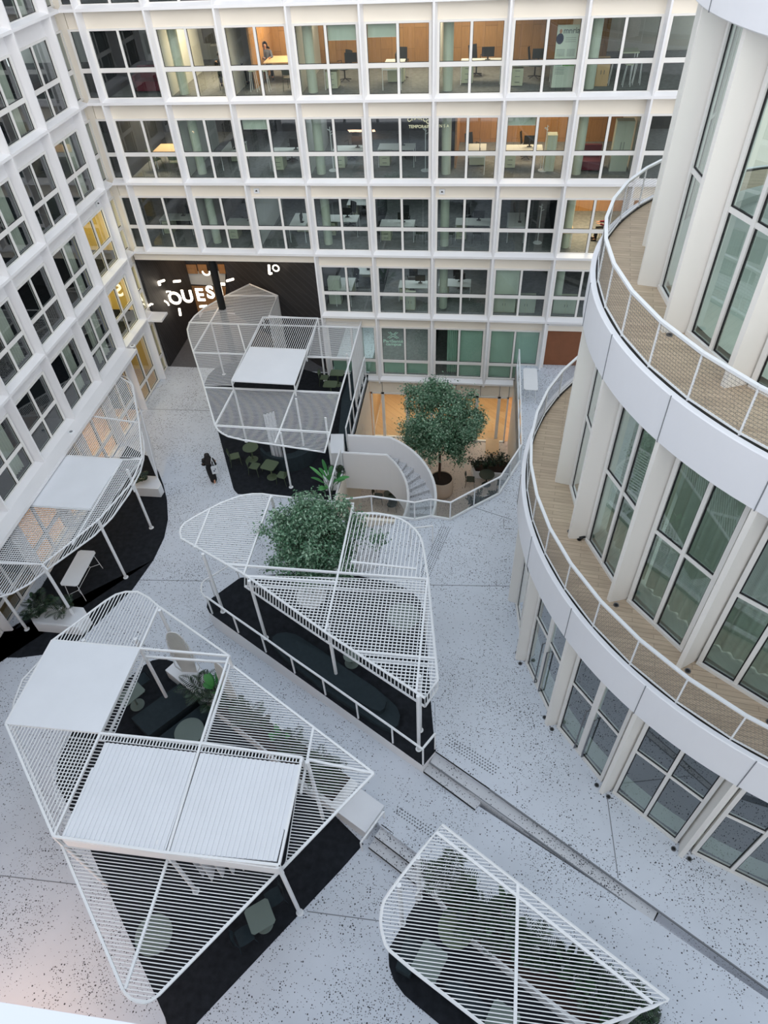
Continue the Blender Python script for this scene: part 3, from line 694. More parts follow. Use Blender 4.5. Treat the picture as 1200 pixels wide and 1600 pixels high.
# ================================================================== CARPET AREAS AND PLATFORM
mb = MB()
mb.prism(P2([(340.5, 673), (318.7, 602), (325, 587), (336, 576), (355, 568), (420, 562)], LOW) + [(-6.2, .3), (-3.36, .3), (-3.36, -7.9), (-3.46, -9.95)] + P2([(500, 778), (372, 772), (366.7, 767), (364.5, 762.8)], LOW), LOW, LOW + .012)
tag(mb.build('carpet', M['carpet']), 'charcoal carpet under the canopy by the street passage, beside the sunken court', 'carpet')
mb = MB()
pl = [Vector(p) for p in P2([(235, 715), (248, 738), (255.5, 758), (261, 781.7), (262.5, 812), (256.7, 840), (240, 875), (207.7, 920.5), (170, 957), (126.7, 999), (67.7, 1023), (30, 1027.8), (-60, 1026)], LOW)]
mb.prism([(XL + .1, -6.4)] + [tuple(p) for p in pl] + [(XL + .1, -18.7)], LOW, LOW + .012)
tag(mb.build('carpet', M['carpet']), 'charcoal carpet with a curved edge under the canopy along the left facade', 'carpet')
mb = MB()
mb.prism(P2([(568, 1319), (532, 1360), (313, 1593), (270, 1640), (258, 1590), (140.5, 1326.4), (88, 1225), (90, 1195), (96, 1173), (111, 1145), (202.7, 1059), (221.6, 1042), (237.5, 1032.4), (253, 1029), (272, 1034), (300, 1052)], LOW), LOW, LOW + .012)
tag(mb.build('carpet', M['carpet']), 'charcoal carpet under the largest canopy in the near left', 'carpet')
mb = MB()
mb.prism(P2([(663, 1388.7), (628, 1447), (609, 1480), (607, 1491), (608, 1509.6), (615.4, 1532.5), (632, 1555), (686, 1600), (800, 1690), (960, 1690), (990, 1620), (740, 1440)], LOW), LOW, LOW + .012)
tag(mb.build('carpet', M['carpet']), 'charcoal carpet under the nearest small canopy at the bottom right', 'carpet')
# middle platform
plat_px = [(375, 903), (440, 897), (560, 900), (607, 910), (641, 922), (656, 938), (664, 960), (673, 1095), (677, 1140), (681, 1173), (661, 1197), (335, 963.5), (327, 957), (323, 949), (324, 941), (332, 934)]
plat = P2(plat_px, UP)
mb = MB(); mb.prism(plat, LOW - .1, UP); struct('platform', mb, M['fac'])
mb = MB(); mb.prism([(1.3, -16.0), (1.74, -20.56), (-1.9, -14.0), (-.95, -13.7)], LOW - .1, UP - .001); mb.prism([tuple(plat[4]), (-.98, -13.7), (1.4, -16.0), (1.6, -19.0), tuple(plat[7])], LOW - .1, UP - .002); struct('floor_terrace_infill', mb, M['terr'])
mb = MB(); mb.prism(plat, UP, UP + .012)
tag(mb.build('carpet', M['carpet']), 'charcoal carpet on the raised middle platform under the tree canopy', 'carpet')
# ================================================================== CANOPIES
V3 = lambda p, z: Vector((p[0], p[1], z))
def rim(mb, px, z, r=.035, closed=True): mb.path([at(x, y, z) for x, y in px], r, 6, closed=closed)
def post(r, base, gz, top, rad_=.055):
    b = at(*base, gz); mb = MB(); mb.tube(b, (b.x, b.y, top), rad_, 12); o = mb.build('post', M['metal'], r, smooth=False); mb = MB(); mb.lathe([(.1, .0), (.1, .02), (.0, .02)], tuple(b), 16); mb.build('base_plate', M['metal'], o); return o
def bars(mb, segs, z, w=.06):
    for k, (a, b) in enumerate(segs): mb.beam(at(*a, z), at(*b, z), w, w + .0025 * (k % 7 + 1))
def panel(r, name, px, z, axis, pitch, w=.035, h=.035, off=0, ang=0.0):
    mb = MB(); mb.slats(P2(px, z), axis, pitch, w, h, z, off, ang); mb.path([at(x, y, z - .012) for x, y in px], .014, 4, closed=True); return mb.build(name, M['metal'], r, fix=False)
def sheet(r, px, z, th=.05):
    mb = MB(); mb.prism(P2(px, z), z - th, z); return mb.build('roof_panel', M['roofw'], r)
# --- near-left canopy (largest)
U, Lo = -12.2, -12.8
c = at(250, 1250, LOW); r = root('canopy', (c.x, c.y, LOW), 'largest white slatted steel canopy in the near left, with ribbed and flat roof panels', 'canopy', 'white slatted canopies in the courtyard', world=True)
mb = MB()
nw = [(82, 1000.7), (164.7, 939), (181, 929), (196.3, 924.7), (215, 924.7), (232, 934), (247, 947), (359.4, 1026)]
rim(mb, nw, U, closed=False)
bars(mb, [((82, 1000.7), (218.5, 1013.4)), ((218.5, 1013.4), (357, 1025)), ((247, 949), (218.5, 1013.4)), ((82, 1000.7), (9.5, 1130.6)), ((218.5, 1013.4), (156.7, 1144.8)), ((9.5, 1130.6), (156.7, 1144.8)),
          ((156.7, 1146), (314, 1161.5)), ((357, 1027), (314, 1161.5)), ((314, 1161.5), (472, 1184)), ((156.7, 1146), (84, 1307)), ((9.5, 1131), (84, 1307)), ((84, 1307), (257, 1332)), ((257, 1332), (436, 1352)), ((472, 1184), (436, 1352)), ((314, 1161), (262, 1332))], U, .06)
bars(mb, [((226, 1026), (356, 1035)), ((226, 1026), (169, 1150)), ((356, 1035), (360, 1038)), ((360, 1038), (584, 1208.6)), ((584, 1208.6), (441, 1357)), ((480, 1187), (584, 1208.6)), ((470, 1240), (490, 1136)), ((441, 1357), (247.8, 1554.5)), ((96.4, 1320.7), (192.2, 1546.8)),
          ((96.4, 1320.7), (441, 1357)), ((263, 1340), (196, 1545)), ((360, 1038), (318, 1168)), ((22, 1142), (96, 1315))], Lo, .06)
rim(mb, [(247.8, 1554.5), (236, 1563), (224.8, 1566.8), (214, 1565), (203.8, 1560), (196, 1553), (192.2, 1546.8)], Lo, closed=False)
rim(mb, [(82, 1012), (60, 1035.6), (35, 1062.5), (22, 1097), (16, 1140)], Lo, closed=False)
for x, y in [(357, 1025), (218.5, 1013.4), (436, 1352), (84, 1307), (257, 1332), (472, 1184)]:
    p = at(x, y, U); mb.beam(p, (p.x, p.y, Lo), .06, .06)
mb.build('frame', M['metal'], r)
panel(r, 'slat_panel', nw[:-1] + [(218.5, 1013.4)], U, 'y', .10, .024, .018, off=.03)
panel(r, 'slat_panel', [(82, 1012), (60, 1035.6), (35, 1062.5), (22, 1097), (16, 1140), (30, 1140), (95, 1012)], Lo, 'x', .09, .025, .025)
panel(r, 'slat_panel', [(9.5, 1131), (156.7, 1146), (84, 1307)], U, 'y', .095, .024, .016)
panel(r, 'slat_panel', [(100, 1150), (165, 1158), (104, 1310), (88, 1250), (80, 1200)], Lo, 'x', .095, .024, .016)
panel(r, 'slat_panel', [(218.5, 1018), (232, 1020), (178, 1148), (160, 1146)], Lo, 'x', .095, .024, .016)
panel(r, 'slat_panel', [(360, 1038), (584, 1208.6), (441, 1357), (447, 1345), (472, 1184), (314, 1166)], Lo, 'x', .0745, .020, .014)
panel(r, 'slat_panel', [(96.4, 1320.7), (441, 1357), (247.8, 1554.5), (236, 1563), (224.8, 1566.8), (214, 1565), (203.8, 1560), (192.2, 1546.8)], Lo, 'x', .0745, .020, .014)
panel(r, 'slat_panel', [(158, 1147), (472, 1184), (470, 1192), (155, 1156)], U - .03, 'y', .09, .028, .028)
sheet(r, [(82.3, 1000.7), (218.5, 1013.4), (156.7, 1144.8), (9.5, 1130.6)], U + .05)
for px in ([(164, 1160), (308, 1176), (258, 1330), (97, 1306)], [(313, 1176), (468, 1195), (432, 1346), (265, 1331)]):
    mb = MB(); poly = P2(px, U); mb.prism(poly, U - .05, U - .01); mb.slats(poly, 'y', .125, .06, .035, U + .003); mb.build('ribbed_roof_panel', M['roofw'], r)
mb = MB(); a, b = at(98, 1309, U), at(436, 1354, U); a2, b2 = Vector((a.x, a.y - .05, U - .03)), Vector((b.x, b.y - .05, U - .03))
mb.add([a2, b2, b2 - Vector((0, 0, .38)), a2 - Vector((0, 0, .38)), a2 + Vector((0, .03, 0)), b2 + Vector((0, .03, 0)), b2 + Vector((0, .03, -.38)), a2 + Vector((0, .03, -.38))], [(0, 1, 2, 3), (4, 7, 6, 5), (0, 4, 5, 1), (3, 2, 6, 7)]); mb.build('fascia', M['fac'], r)
for b_ in [(265, 1098.5), (306.5, 1392.5), (468.5, 1426)]: post(r, b_, LOW, U)
for p_ in [(249, 953), (84, 1305), (130, 1000), (480, 1190)]:
    q = at(*p_, U); mb = MB(); mb.tube((q.x, q.y, LOW if p_[0] != 480 else LOW), (q.x, q.y, U), .055, 12); mb.build('post', M['metal'], r)
# --- middle canopy with the tree
U, Lo = -11.95, -12.5
c = at(560, 1000, UP); r = root('canopy', (c.x, c.y, UP), 'pointed white canopy with grid panels over the raised middle platform, a tree growing through it', 'canopy', 'white slatted canopies in the courtyard', world=True)
outl = [(283, 841), (281, 832), (283, 824), (289, 817), (305, 807), (326, 796), (345, 786), (367.5, 777.5), (380, 774), (394, 772), (410, 772), (424, 774), (469, 779), (553, 787), (550, 801), (570, 802), (592.5, 803), (611, 806), (626, 811), (638, 818), (649, 828), (656, 838), (660, 849), (664, 871), (669, 905), (684, 1062.5), (664, 1090.6), (508, 987.5), (382.5, 897.5)]
mb = MB(); rim(mb, outl, U, .04)
bars(mb, [((424, 774), (380.6, 899)), ((551, 790), (528.8, 893.8)), ((528.8, 893.8), (508, 987.5)), ((352, 882), (669, 905)), ((667.5, 905), (650.6, 1080)), ((555, 1017.5), (680.6, 1029)), ((384, 901), (528, 910)), ((328, 796), (304, 856)), ((548, 878), (650, 889))], U, .06)
bars(mb, [((382.5, 916), (508, 1001)), ((508, 1001), (664, 1104)), ((664, 1104), (684, 1075)), ((684, 1075), (669, 918)), ((382.5, 916), (669, 925)), ((575, 1032), (682, 1040))], Lo, .05)
mb.build('frame', M['metal'], r)
panel(r, 'slat_panel', [(283, 841), (281, 832), (283, 824), (289, 817), (326, 796), (367.5, 777.5), (394, 772), (424, 774), (380.6, 899), (352, 882)], U, 'x', .092, .024, .018)
panel(r, 'slat_panel', [(550, 801), (592.5, 803), (611, 806), (626, 811), (638, 818), (649, 828), (656, 838), (660, 849), (664, 871), (669, 905), (528.8, 893.8)], U, 'y', .13, .026, .02)
g = [(384, 899), (669, 907), (684, 1062.5), (664, 1090.6), (508, 987.5)]
panel(r, 'slat_panel', g, U, 'x', .105, .030, .016); panel(r, 'slat_panel', g, U - .035, 'y', .118, .030, .016)
mb = MB()
for (a, b) in [((382.5, 900), (508, 988)), ((508, 988), (664, 1091)), ((664, 1091), (684, 1063))]:
    A_, B_ = at(*a, U), at(*b, U); m = int((B_ - A_).length / .125)
    lo_a = at(*{(382.5, 900): (382.5, 916), (508, 988): (508, 1001), (664, 1091): (664, 1104)}[a], Lo); lo_b = at(*{(508, 988): (508, 1001), (664, 1091): (664, 1104), (684, 1063): (684, 1075)}[b], Lo)
    for i in range(m + 1): mb.beam(A_.lerp(B_, i / m), lo_a.lerp(lo_b, i / m), .03, .03)
mb.build('slat_fascia', M['metal'], r)
for b_, t_ in [((348.7, 955.6), U), ((415.5, 996.9), U), ((526.9, 1063.2), U), ((654.4, 1170.5), U), ((656.5, 1141), U)]: post(r, b_, UP, t_)
for p_ in [(551, 792), (424, 776), (666, 905)]:
    q = at(*p_, U); mb = MB(); mb.tube((q.x, q.y, LOW if q.x < -.8 else UP), (q.x, q.y, U), .05, 12); mb.build('post', M['metal'], r)
# --- canopy by the passage
U, Lo = -12.3, -12.9
c = at(440, 640, LOW); r = root('canopy', (c.x, c.y, LOW), 'finely slatted white canopy with a rounded corner beside the black column and the dark passage', 'canopy', 'white slatted canopies in the courtyard', world=True)
outl = [(390, 444), (434, 462), (420, 494), (497, 498), (567, 497.7), (561, 512), (547.5, 560), (531.3, 614.9), (515.7, 675), (507, 707), (478.5, 702), (381, 687.7), (356.7, 682), (347, 677), (340.5, 672), (335.5, 663.7), (318.7, 603), (302, 550), (294.7, 526), (292.7, 515), (296, 504.7), (304, 494), (320, 480.7), (341, 468.7), (353, 462)]
mb = MB(); rim(mb, outl, Lo, .04)
bars(mb, [((295, 504), (560, 512)), ((302, 550.7), (547.5, 560)), ((318.8, 605), (531, 614)), ((336, 665), (515.7, 676)), ((353, 462), (434, 462)), ((345, 476), (302, 550)), ((366, 608), (336, 665)), ((468.6, 590), (430, 692)), ((497, 498), (462, 611)), ((372, 508), (384, 551))], Lo, .06)
# upper frame around the flat sheet
bars(mb, [((362, 595), (410.8, 495.5)), ((410.8, 495.5), (497, 497.4)), ((497, 497.4), (459.8, 600.5)), ((459.8, 600.5), (362, 595)), ((477.6, 547), (389.6, 542.8))], U, .05)
for x, y in [(362, 595), (410.8, 495.5), (497, 497.4), (459.8, 600.5), (477.6, 547)]:
    p = at(x, y, U); mb.beam(p, (p.x, p.y, Lo), .05, .05)
mb.build('frame', M['metal'], r)
panel(r, 'slat_panel', [(390, 444), (434, 462), (419, 499), (411, 498), (364, 602), (318.7, 602), (302, 550), (294.7, 526), (292.7, 515), (296, 504.7), (304, 494), (320, 480.7), (341, 468.7), (353, 462)], Lo, 'x', .086, .02, .012, ang=-.03)
panel(r, 'slat_panel', [(318.7, 604), (364, 606), (462, 611), (531.3, 614.9), (515.7, 675), (507, 707), (478.5, 702), (381, 687.7), (356.7, 682), (347, 677), (340.5, 672), (335.5, 663.7), (318.7, 603)], Lo, 'x', .086, .02, .012, ang=-.03)
panel(r, 'slat_panel', [(497, 498), (567, 497.7), (561, 512), (547.5, 560), (481.5, 559)], Lo, 'x', .086, .02, .012, ang=-.03)
panel(r, 'slat_panel', [(389.6, 542.8), (410.8, 495.5), (497, 497.4), (477.6, 547)], U, 'y', .1, .022, .014)
sheet(r, [(389.6, 542.8), (477.6, 547), (459.8, 600.5), (362, 595)], U + .04)
for b_ in [(385.5, 689.9), (476.3, 707.2), (454.8, 761.4), (549.7, 636.3), (507.9, 595), (519.5, 738), (350, 585), (444, 542)]: post(r, b_, LOW, Lo, .045)
# vertical bar screen on the right flank and at the back corner
mb = MB(); A_, B_ = at(549, 552, Lo), at(565, 499, Lo); m = 14
for i in range(m + 1):
    p = A_.lerp(B_, i / m); mb.beam(p, (p.x, p.y, LOW), .03, .1)
mb.build('bar_screen', M['metal'], r); mb = MB()
A_, B_ = at(420, 494, Lo), at(434, 462, Lo)
for i in range(13):
    p = A_.lerp(B_, i / 12); mb.beam(p, (p.x, p.y, LOW), .03, .08)
mb.build('bar_screen', M['metal'], r)
# --- canopy on the left facade
U, Lo = -12.7, -13.15
c = at(150, 850, LOW); r = root('canopy', (c.x, c.y, LOW), 'leaf shaped white canopy attached to the left facade, with one flat roof panel', 'canopy', 'white slatted canopies in the courtyard', world=True)
outl = [(174.5, 585), (186, 585.5), (196, 589), (203, 595), (208, 603), (212.8, 630.4), (218, 661), (224.4, 691.7), (225, 705), (224, 718), (219, 737.6), (202, 771), (174.5, 809.5), (147, 837), (113.3, 861.6), (75, 889), (46, 912), (18.4, 927.4), (-6, 934), (-30, 938), (-70, 930), (-70, 905)]
mb = MB(); rim(mb, outl, Lo, .035)
inn = [(174.5, 581), (206, 600), (217, 661), (222, 715), (205, 755), (154, 812), (110, 848), (66, 882), (-60, 878)]
rim(mb, inn, U, .035, closed=False)
bars(mb, [((65, 710), (190.4, 717.7)), ((190.4, 717.7), (221, 718)), ((66, 882), (-60, 876)), ((127, 648), (218, 661)), ((174.5, 581), (-10, 826)), ((66, 882), (75, 891)), ((30, 789), (140, 796)), ((140, 796), (190.4, 717.7)), ((113, 851), (190.4, 720)), ((32, 788), (-40, 880))], U, .05)
for x, y in [(66, 882), (154, 812), (205, 755), (217, 661)]:
    p = at(x, y, U); mb.beam(p, (p.x, p.y, Lo), .05, .05)
mb.build('frame', M['metal'], r)
panel(r, 'slat_panel', [(174.5, 583), (206, 600), (217, 661), (222, 715), (66, 710)], U, 'y', .09, .024, .018)
panel(r, 'slat_panel', [(190.4, 717.7), (222, 715), (219, 737.6), (202, 771), (174.5, 809.5), (147, 837), (113.3, 861.6), (75, 889), (46, 912), (18.4, 927.4), (-70, 934), (-70, 880), (32, 790), (140.8, 794.2)], Lo, 'y', .09, .024, .018)
panel(r, 'slat_panel', [(190.4, 717.7), (222, 715), (154, 812), (110, 848), (66, 882), (-60, 878), (30, 790), (140.8, 797)], U, 'x', .09, .024, .018)
panel(r, 'slat_panel', [(66, 710), (85.7, 711.6), (-60, 900), (-80, 885)], U, 'x', .09, .024, .018)
sheet(r, [(85.7, 711.6), (190.4, 717.7), (140.8, 794.2), (32, 788)], U + .05)
for b_ in [(236.7, 824.9), (196.9, 902.3), (42.3, 983.5)]: post(r, b_, LOW, U)
q = at(67, 884, U); mb = MB(); mb.tube((q.x, q.y, LOW), (q.x, q.y, U), .055, 12); mb.build('post', M['metal'], r)
# leaning side panel at its far end
mb = MB(); a = at(219, 640, Lo); b = at(226, 700, Lo); a0 = at(231, 655, LOW + 1.2); b0 = at(249, 757, LOW + .02)
mb.path([a, b0], .03, 6); mb.add([a, b, b0, at(240, 700, LOW + .4)], [(0, 1, 2, 3)]); mb.build('side_screen', M['fac'], r)
# --- small near canopy
Lo = -12.8
c = at(800, 1560, LOW); r = root('canopy', (c.x, c.y, LOW), 'nearest white slatted canopy at the bottom right, pointed, over planters beside the ramp', 'canopy', 'white slatted canopies in the courtyard', world=True)
outl = [(690.8, 1288.8), (655, 1333), (620.6, 1378), (607, 1397), (600, 1408), (596.7, 1420), (594.6, 1439), (596, 1453), (598.8, 1464), (602, 1475), (608, 1484.6), (640, 1512), (753, 1600), (800, 1636), (860, 1640), (947, 1599.6), (1020.8, 1572.7), (1045, 1562.8)]
mb = MB(); rim(mb, outl, Lo, .04)
bars(mb, [((682, 1301), (809, 1401)), ((809, 1401), (1019.5, 1568)), ((809, 1381), (804, 1638))], Lo, .07)
mb.build('frame', M['metal'], r)
panel(r, 'slat_panel', outl, Lo, 'x', .0735, .020, .014)
for b_ in [(628.5, 1442), (655, 1402)]: post(r, b_, LOW, Lo)
q = at(1000, 1578, Lo); mb = MB(); mb.tube((q.x, q.y, LOW), (q.x, q.y, Lo), .055, 12); mb.build('post', M['metal'], r)
# black column of the passage
q = aty(346, 475, 1.3); mb = MB(); mb.tube((q.x, q.y, LOW), (q.x, q.y, -9.85), .19, 24); struct('column', mb, M['black'])
#@@END3
# ================================================================== FURNITURE
def mesh_obj(mb, name, mat, parent, **k): return mb.build(name, mat, parent, **k)
def proto_chair(mat, name='cafe_chair'):
    r = root(name); s = MB(); b = MB(); f = MB()
    s.prism([(-.20, -.21), (.20, -.21), (.22, .0), (.20, .20), (-.20, .20), (-.22, 0)], .44, .465); s.build('seat', mat, r)
    n = 8; A_ = [Vector((-.21 + .42 * i / n, .21 + .05 * math.sin(math.pi * i / n), .58)) for i in range(n + 1)]; B_ = [p + Vector((0, .05, .24)) for p in A_]
    b.sweep(A_, B_); b.sweep([p + Vector((0, .015, 0)) for p in A_], [p + Vector((0, .015, 0)) for p in B_]); b.build('backrest', mat, r)
    for sx in (-1, 1):
        l = MB(); l.tube((sx * .19, -.19, .44), (sx * .22, -.23, 0), .011, 8); l.build('leg', mat, r)
        l = MB(); l.path([(sx * .20, .26, .82), (sx * .20, .21, .45), (sx * .22, .27, 0)], .011, 8); l.build('leg', mat, r)
    f.path([(-.19, -.2, .43), (.19, -.2, .43), (.19, .2, .43), (-.19, .2, .43)], .009, 6, closed=True); f.build('seat_frame', mat, r)
    return r
def placed(proto, used, loc, rz, label, cat, group=None):
    if not used: used.append(1); o = proto
    else: o = copy_tree(proto)
    o.location = loc; o.rotation_euler = (0, 0, rz); tag(o, label, cat); 
    if group: o['group'] = group
    elif 'group' in o: del o['group']
    return o
def table(shape, w, d, h, mat, loc, rz, label, group=None, thick=.025, name=None):
    r = root(name or ('round_table' if shape == 'round' else 'square_table'), loc, label, 'table', group, rz=rz)
    t = MB()
    if shape == 'round': t.lathe([(0, h - thick), (w / 2, h - thick), (w / 2, h), (0, h)], (0, 0, 0), 40)
    else:
        c = .06; t.prism([(-w/2 + c, -d/2), (w/2 - c, -d/2), (w/2, -d/2 + c), (w/2, d/2 - c), (w/2 - c, d/2), (-w/2 + c, d/2), (-w/2, d/2 - c), (-w/2, -d/2 + c)], h - thick, h)
    t.build('tabletop', mat, r)
    l = MB(); l.tube((0, 0, .03), (0, 0, h - thick), .035, 12); l.build('pedestal', mat, r)
    b = MB(); b.lathe([(0, 0), (.24, 0), (.22, .02), (.06, .045), (0, .045)], (0, 0, 0), 28); b.build('base', mat, r)
    return r
CG = LOW + .012
ch_green = proto_chair(M['green']); ug = []
ch_dark = proto_chair(M['greend']); ud = []
# passage canopy
table('round', .72, 0, .73, M['green'], (-7.75, -6.9, CG), 0, 'round olive table beside the curved dark sofa')
table('square', .66, .66, .73, M['green'], (-6.56, -8.03, CG), -.25, 'square olive table between two olive chairs')
placed(ch_green, ug, (-8.45, -7.25, CG), rad(115), 'olive chair at the round table, nearest the white floor', 'chair')
placed(ch_green, ug, (-7.35, -7.85, CG), rad(80), 'olive chair on the left of the square table', 'chair')
placed(ch_green, ug, (-5.95, -8.35, CG), rad(-105), 'olive chair on the right of the square table, near the white post', 'chair')
table('rect', .72, .55, .74, M['green'], (-4.8, -.7, CG), 0, 'small olive table close to the back facade', name='rectangular_table')
table('rect', .68, .58, .74, M['green'], (-4.98, -1.72, CG), 0, 'small olive table in front of the one by the back facade', name='rectangular_table')
placed(ch_green, ug, (-5.5, -.75, CG), rad(90), 'olive chair left of the table near the back facade', 'chair')
def arc_sofa(loc, r0, r1, a0, a1, label, mat=None, back=True):
    r = root('curved_sofa', loc, label, 'sofa')
    s = MB(); s.lathe([(r0, 0), (r0, .42), (r1, .42), (r1, 0), (r0, 0)], (0, 0, 0), 28, rad(a0), rad(a1)); s.build('seat', M['sofa'], r)
    if back: b = MB(); b.lathe([(r1 - .16, .42), (r1 - .12, .78), (r1, .78), (r1, .42)], (0, 0, 0), 28, rad(a0), rad(a1)); b.build('backrest', M['sofa'], r)
    return r
c = at(452, 700, LOW + .3); arc_sofa((c.x, c.y, CG), .55, 1.35, -150, 60, 'curved dark sofa hidden under the passage canopy')
c = at(557, 640, -15.5); 
def bench_dark(pts, z0, z1, label, name='upholstered_bench', seam=True):
    p = P2(pts, z1); cx = sum(v.x for v in p) / len(p); cy_ = sum(v.y for v in p) / len(p)
    r = root(name, (cx, cy_, z0), label, 'bench', world=True); s = MB(); s.prism([tuple(v) for v in p], z0, z1); s.build('seat', M['sofa'], r)
    return r
bench_dark([(534, 622), (556, 560), (562, 562), (543, 690), (528, 690)], CG, -15.55, 'long dark bench against the rail of the sunken court')
def whitebox(pts, z0, z1, label, name='white_cabinet', cat='cabinet', mat='metal', lid=True):
    p = P2(pts, z1); cx = sum(v.x for v in p) / len(p); cy_ = sum(v.y for v in p) / len(p)
    r = root(name, (cx, cy_, z0), label, cat, world=True); s = MB(); s.prism([tuple(v) for v in p], z0, z1 - .02); s.build('body', M[mat], r)
    t = MB(); t.prism([(cx + (v.x - cx) * 1.0, cy_ + (v.y - cy_) * 1.0) for v in p], z1 - .015, z1); t.build('top', M['roofw'], r)
    return r
whitebox([(517, 678), (537, 678), (537, 708), (514, 708)], CG, -15.1, 'white block cabinet beside the stair entrance rail')
whitebox([(503, 735), (527, 735), (524, 752), (507, 753)], CG, -15.45, 'low white planter block behind the tall broadleaf plant', 'white_planter', 'planter')
# white wall-like divider between the tables near the back facade
# terrace table and chairs in the court
def leg_table(loc, w, d, h, rz, label, mat, name='long_table', group=None):
    r = root(name, loc, label, 'table', group, rz=rz)
    t = MB(); c = .08; t.prism([(-w/2 + c, -d/2), (w/2 - c, -d/2), (w/2, -d/2 + c), (w/2, d/2 - c), (w/2 - c, d/2), (-w/2 + c, d/2), (-w/2, d/2 - c), (-w/2, -d/2 + c)], h - .03, h); t.build('tabletop', mat, r)
    for sy in (-1, 1):
        f = MB(); y = sy * (d / 2 - .12); f.path([(-w/2 + .05, y + sy * .06, 0), (-w/2 + .12, y, h - .03)], .014, 8); f.path([(w/2 - .05, y + sy * .06, 0), (w/2 - .12, y, h - .03)], .014, 8)
        f.path([(-w/2 + .075, y + sy * .03, h * .3), (0, y - sy * .18, h * .33), (w/2 - .075, y + sy * .03, h * .3)], .011, 8); f.build('leg_frame', M['metal'], r)
    f = MB(); f.tube((0, -(d/2 - .3), h * .33), (0, d/2 - .3, h * .33), .011, 8); f.build('stretcher', M['metal'], r)
    return r
leg_table((-12.38, -14.75, CG), .72, 1.75, 1.0, .02, 'tall white table with rounded corners on the left carpet', M['metal'])
leg_table((4.88, -2.0, UP), .66, 1.8, .78, 0, 'white table on the terrace between sunken court and tower', M['metal'])
table('round', .80, 0, .74, M['greend'], (3.18, -3.22, PIT), 0, 'round dark table in the sunken court below the planter')
placed(ch_dark, ud, (2.35, -3.35, PIT), rad(90), 'dark chair left of the round table below the planter', 'chair')
placed(ch_dark, ud, (3.95, -3.5, PIT), rad(-95), 'dark chair right of the round table below the planter', 'chair')
r = root('wooden_table', (3.42, -.95, PIT), 'pale wooden table by the glazed wall of the sunken court', 'table')
t = MB(); t.b2(-.36, .36, -.65, .65, .72, .76); t.build('tabletop', M['pale'], r); t = MB(); t.b2(-.05, .05, -.4, .4, .05, .72); t.b2(-.25, .25, -.5, -.4, 0, .05); t.b2(-.25, .25, .4, .5, 0, .05); t.build('pedestal', M['greend'], r)
def pit_at(x, y, h=.74): p = at(x, y, PIT + h); return (p.x, p.y, PIT)
table('round', .78, 0, .74, M['greend'], pit_at(609, 757), 0, 'round dark table seen through the spiral stair, farther one')
table('round', .78, 0, .74, M['greend'], pit_at(611, 772), 0, 'round dark table seen through the spiral stair, nearer one')
for x, y, a, l in [(596, 758, 90, 'dark chair left of the farther round table under the stair'), (591, 775, 90, 'dark chair left of the nearer round table under the stair'), (626, 763, -90, 'dark chair right of the farther round table under the stair'), (613, 786, 0, 'dark chair in front of the nearer round table under the stair')]:
    placed(ch_dark, ud, pit_at(x, y, .45), rad(a), l, 'chair')
# tree canopy platform furniture
def seat_block(px, z0, h, label, seams=1):
    pts = P2(px, z0 + h); cx = sum(v.x for v in pts) / len(pts); cy_ = sum(v.y for v in pts) / len(pts)
    r = root('stepped_lounge', (cx, cy_, z0), label, 'sofa', world=True)
    b = MB(); b.prism([tuple(p) for p in pts], z0, z0 + h * .5); b.build('base', M['sofa'], r)
    inn = [((p.x - cx) * .8 + cx, (p.y - cy_) * .72 + cy_) for p in pts]; b = MB(); b.prism(inn, z0 + h * .5, z0 + h); b.build('upper_tier', M['sofa'], r); return r
PZ = UP + .012
seat_block([(424, 990), (432, 984), (446, 982), (462, 986), (500, 1010), (560, 1052), (605, 1085), (620, 1100), (625, 1113), (621, 1128), (612, 1136), (595, 1130), (500, 1068), (440, 1020), (424, 1002)], PZ, .42, 'long rounded dark stepped lounge on the middle platform')
q = at(485, 925, UP + .7); table('round', 1.05, 0, .5, M['metal'], (q.x, q.y, PZ), 0, 'round white table on the platform under the grid roof')
q = at(548, 1023, UP + .5); table('round', .5, 0, .45, M['grey'], (q.x, q.y, PZ), 0, 'small olive side table peeking out under the fascia of the middle canopy')
q = at(630, 968, UP + .5); table('round', 1.1, 0, .72, M['grey'], (q.x, q.y, PZ), 0, 'round grey green table under the right end of the grid roof')
# largest canopy furniture
def dblock(px, h, label): 
    return bench_dark(px, CG, LOW + h, label)
dblock([(205, 1122), (283, 1066), (312, 1090), (232, 1150)], .42, 'large dark lounge mattress in the open bay, right of the grey tables')
dblock([(240, 1158), (318, 1098), (336, 1112), (262, 1168)], .42, 'dark lounge mattress behind the round table')
table('round', .94, 0, .5, M['grey'], (-6.09, -20.55, CG), 0, 'round grey green table in the open bay of the largest canopy')
q = at(205, 1085, LOW + .7); table('rect', .55, .8, .72, M['grey'], (q.x, q.y, CG), -.6, 'grey green rectangular table at the left edge of the open bay', name='rectangular_table')
ch_grey = proto_chair(M['sofa']); ue = []
q = at(222, 1062, LOW + .45); placed(ch_grey, ue, (q.x, q.y, CG), rad(-40), 'dark chair behind the grey table at the left of the open bay', 'chair')
table('square', .66, .66, .74, M['grey'], (-2.46, -25.42, CG), .62, 'square grey green table near the lone front post of the largest canopy')
q = at(382, 1462, LOW + .45); placed(ch_grey, ue, (q.x, q.y, CG), rad(128), 'dark wire backed chair left of the square table at the front', 'chair')
q = at(428, 1402, LOW + .45); placed(ch_grey, ue, (q.x, q.y, CG), rad(-52), 'dark wire backed chair right of the square table at the front', 'chair')
q = at(240, 1460, LOW + .73); table('round', .95, 0, .72, M['grey'], (q.x, q.y, CG), 0, 'round grey table under the front slats of the largest canopy')
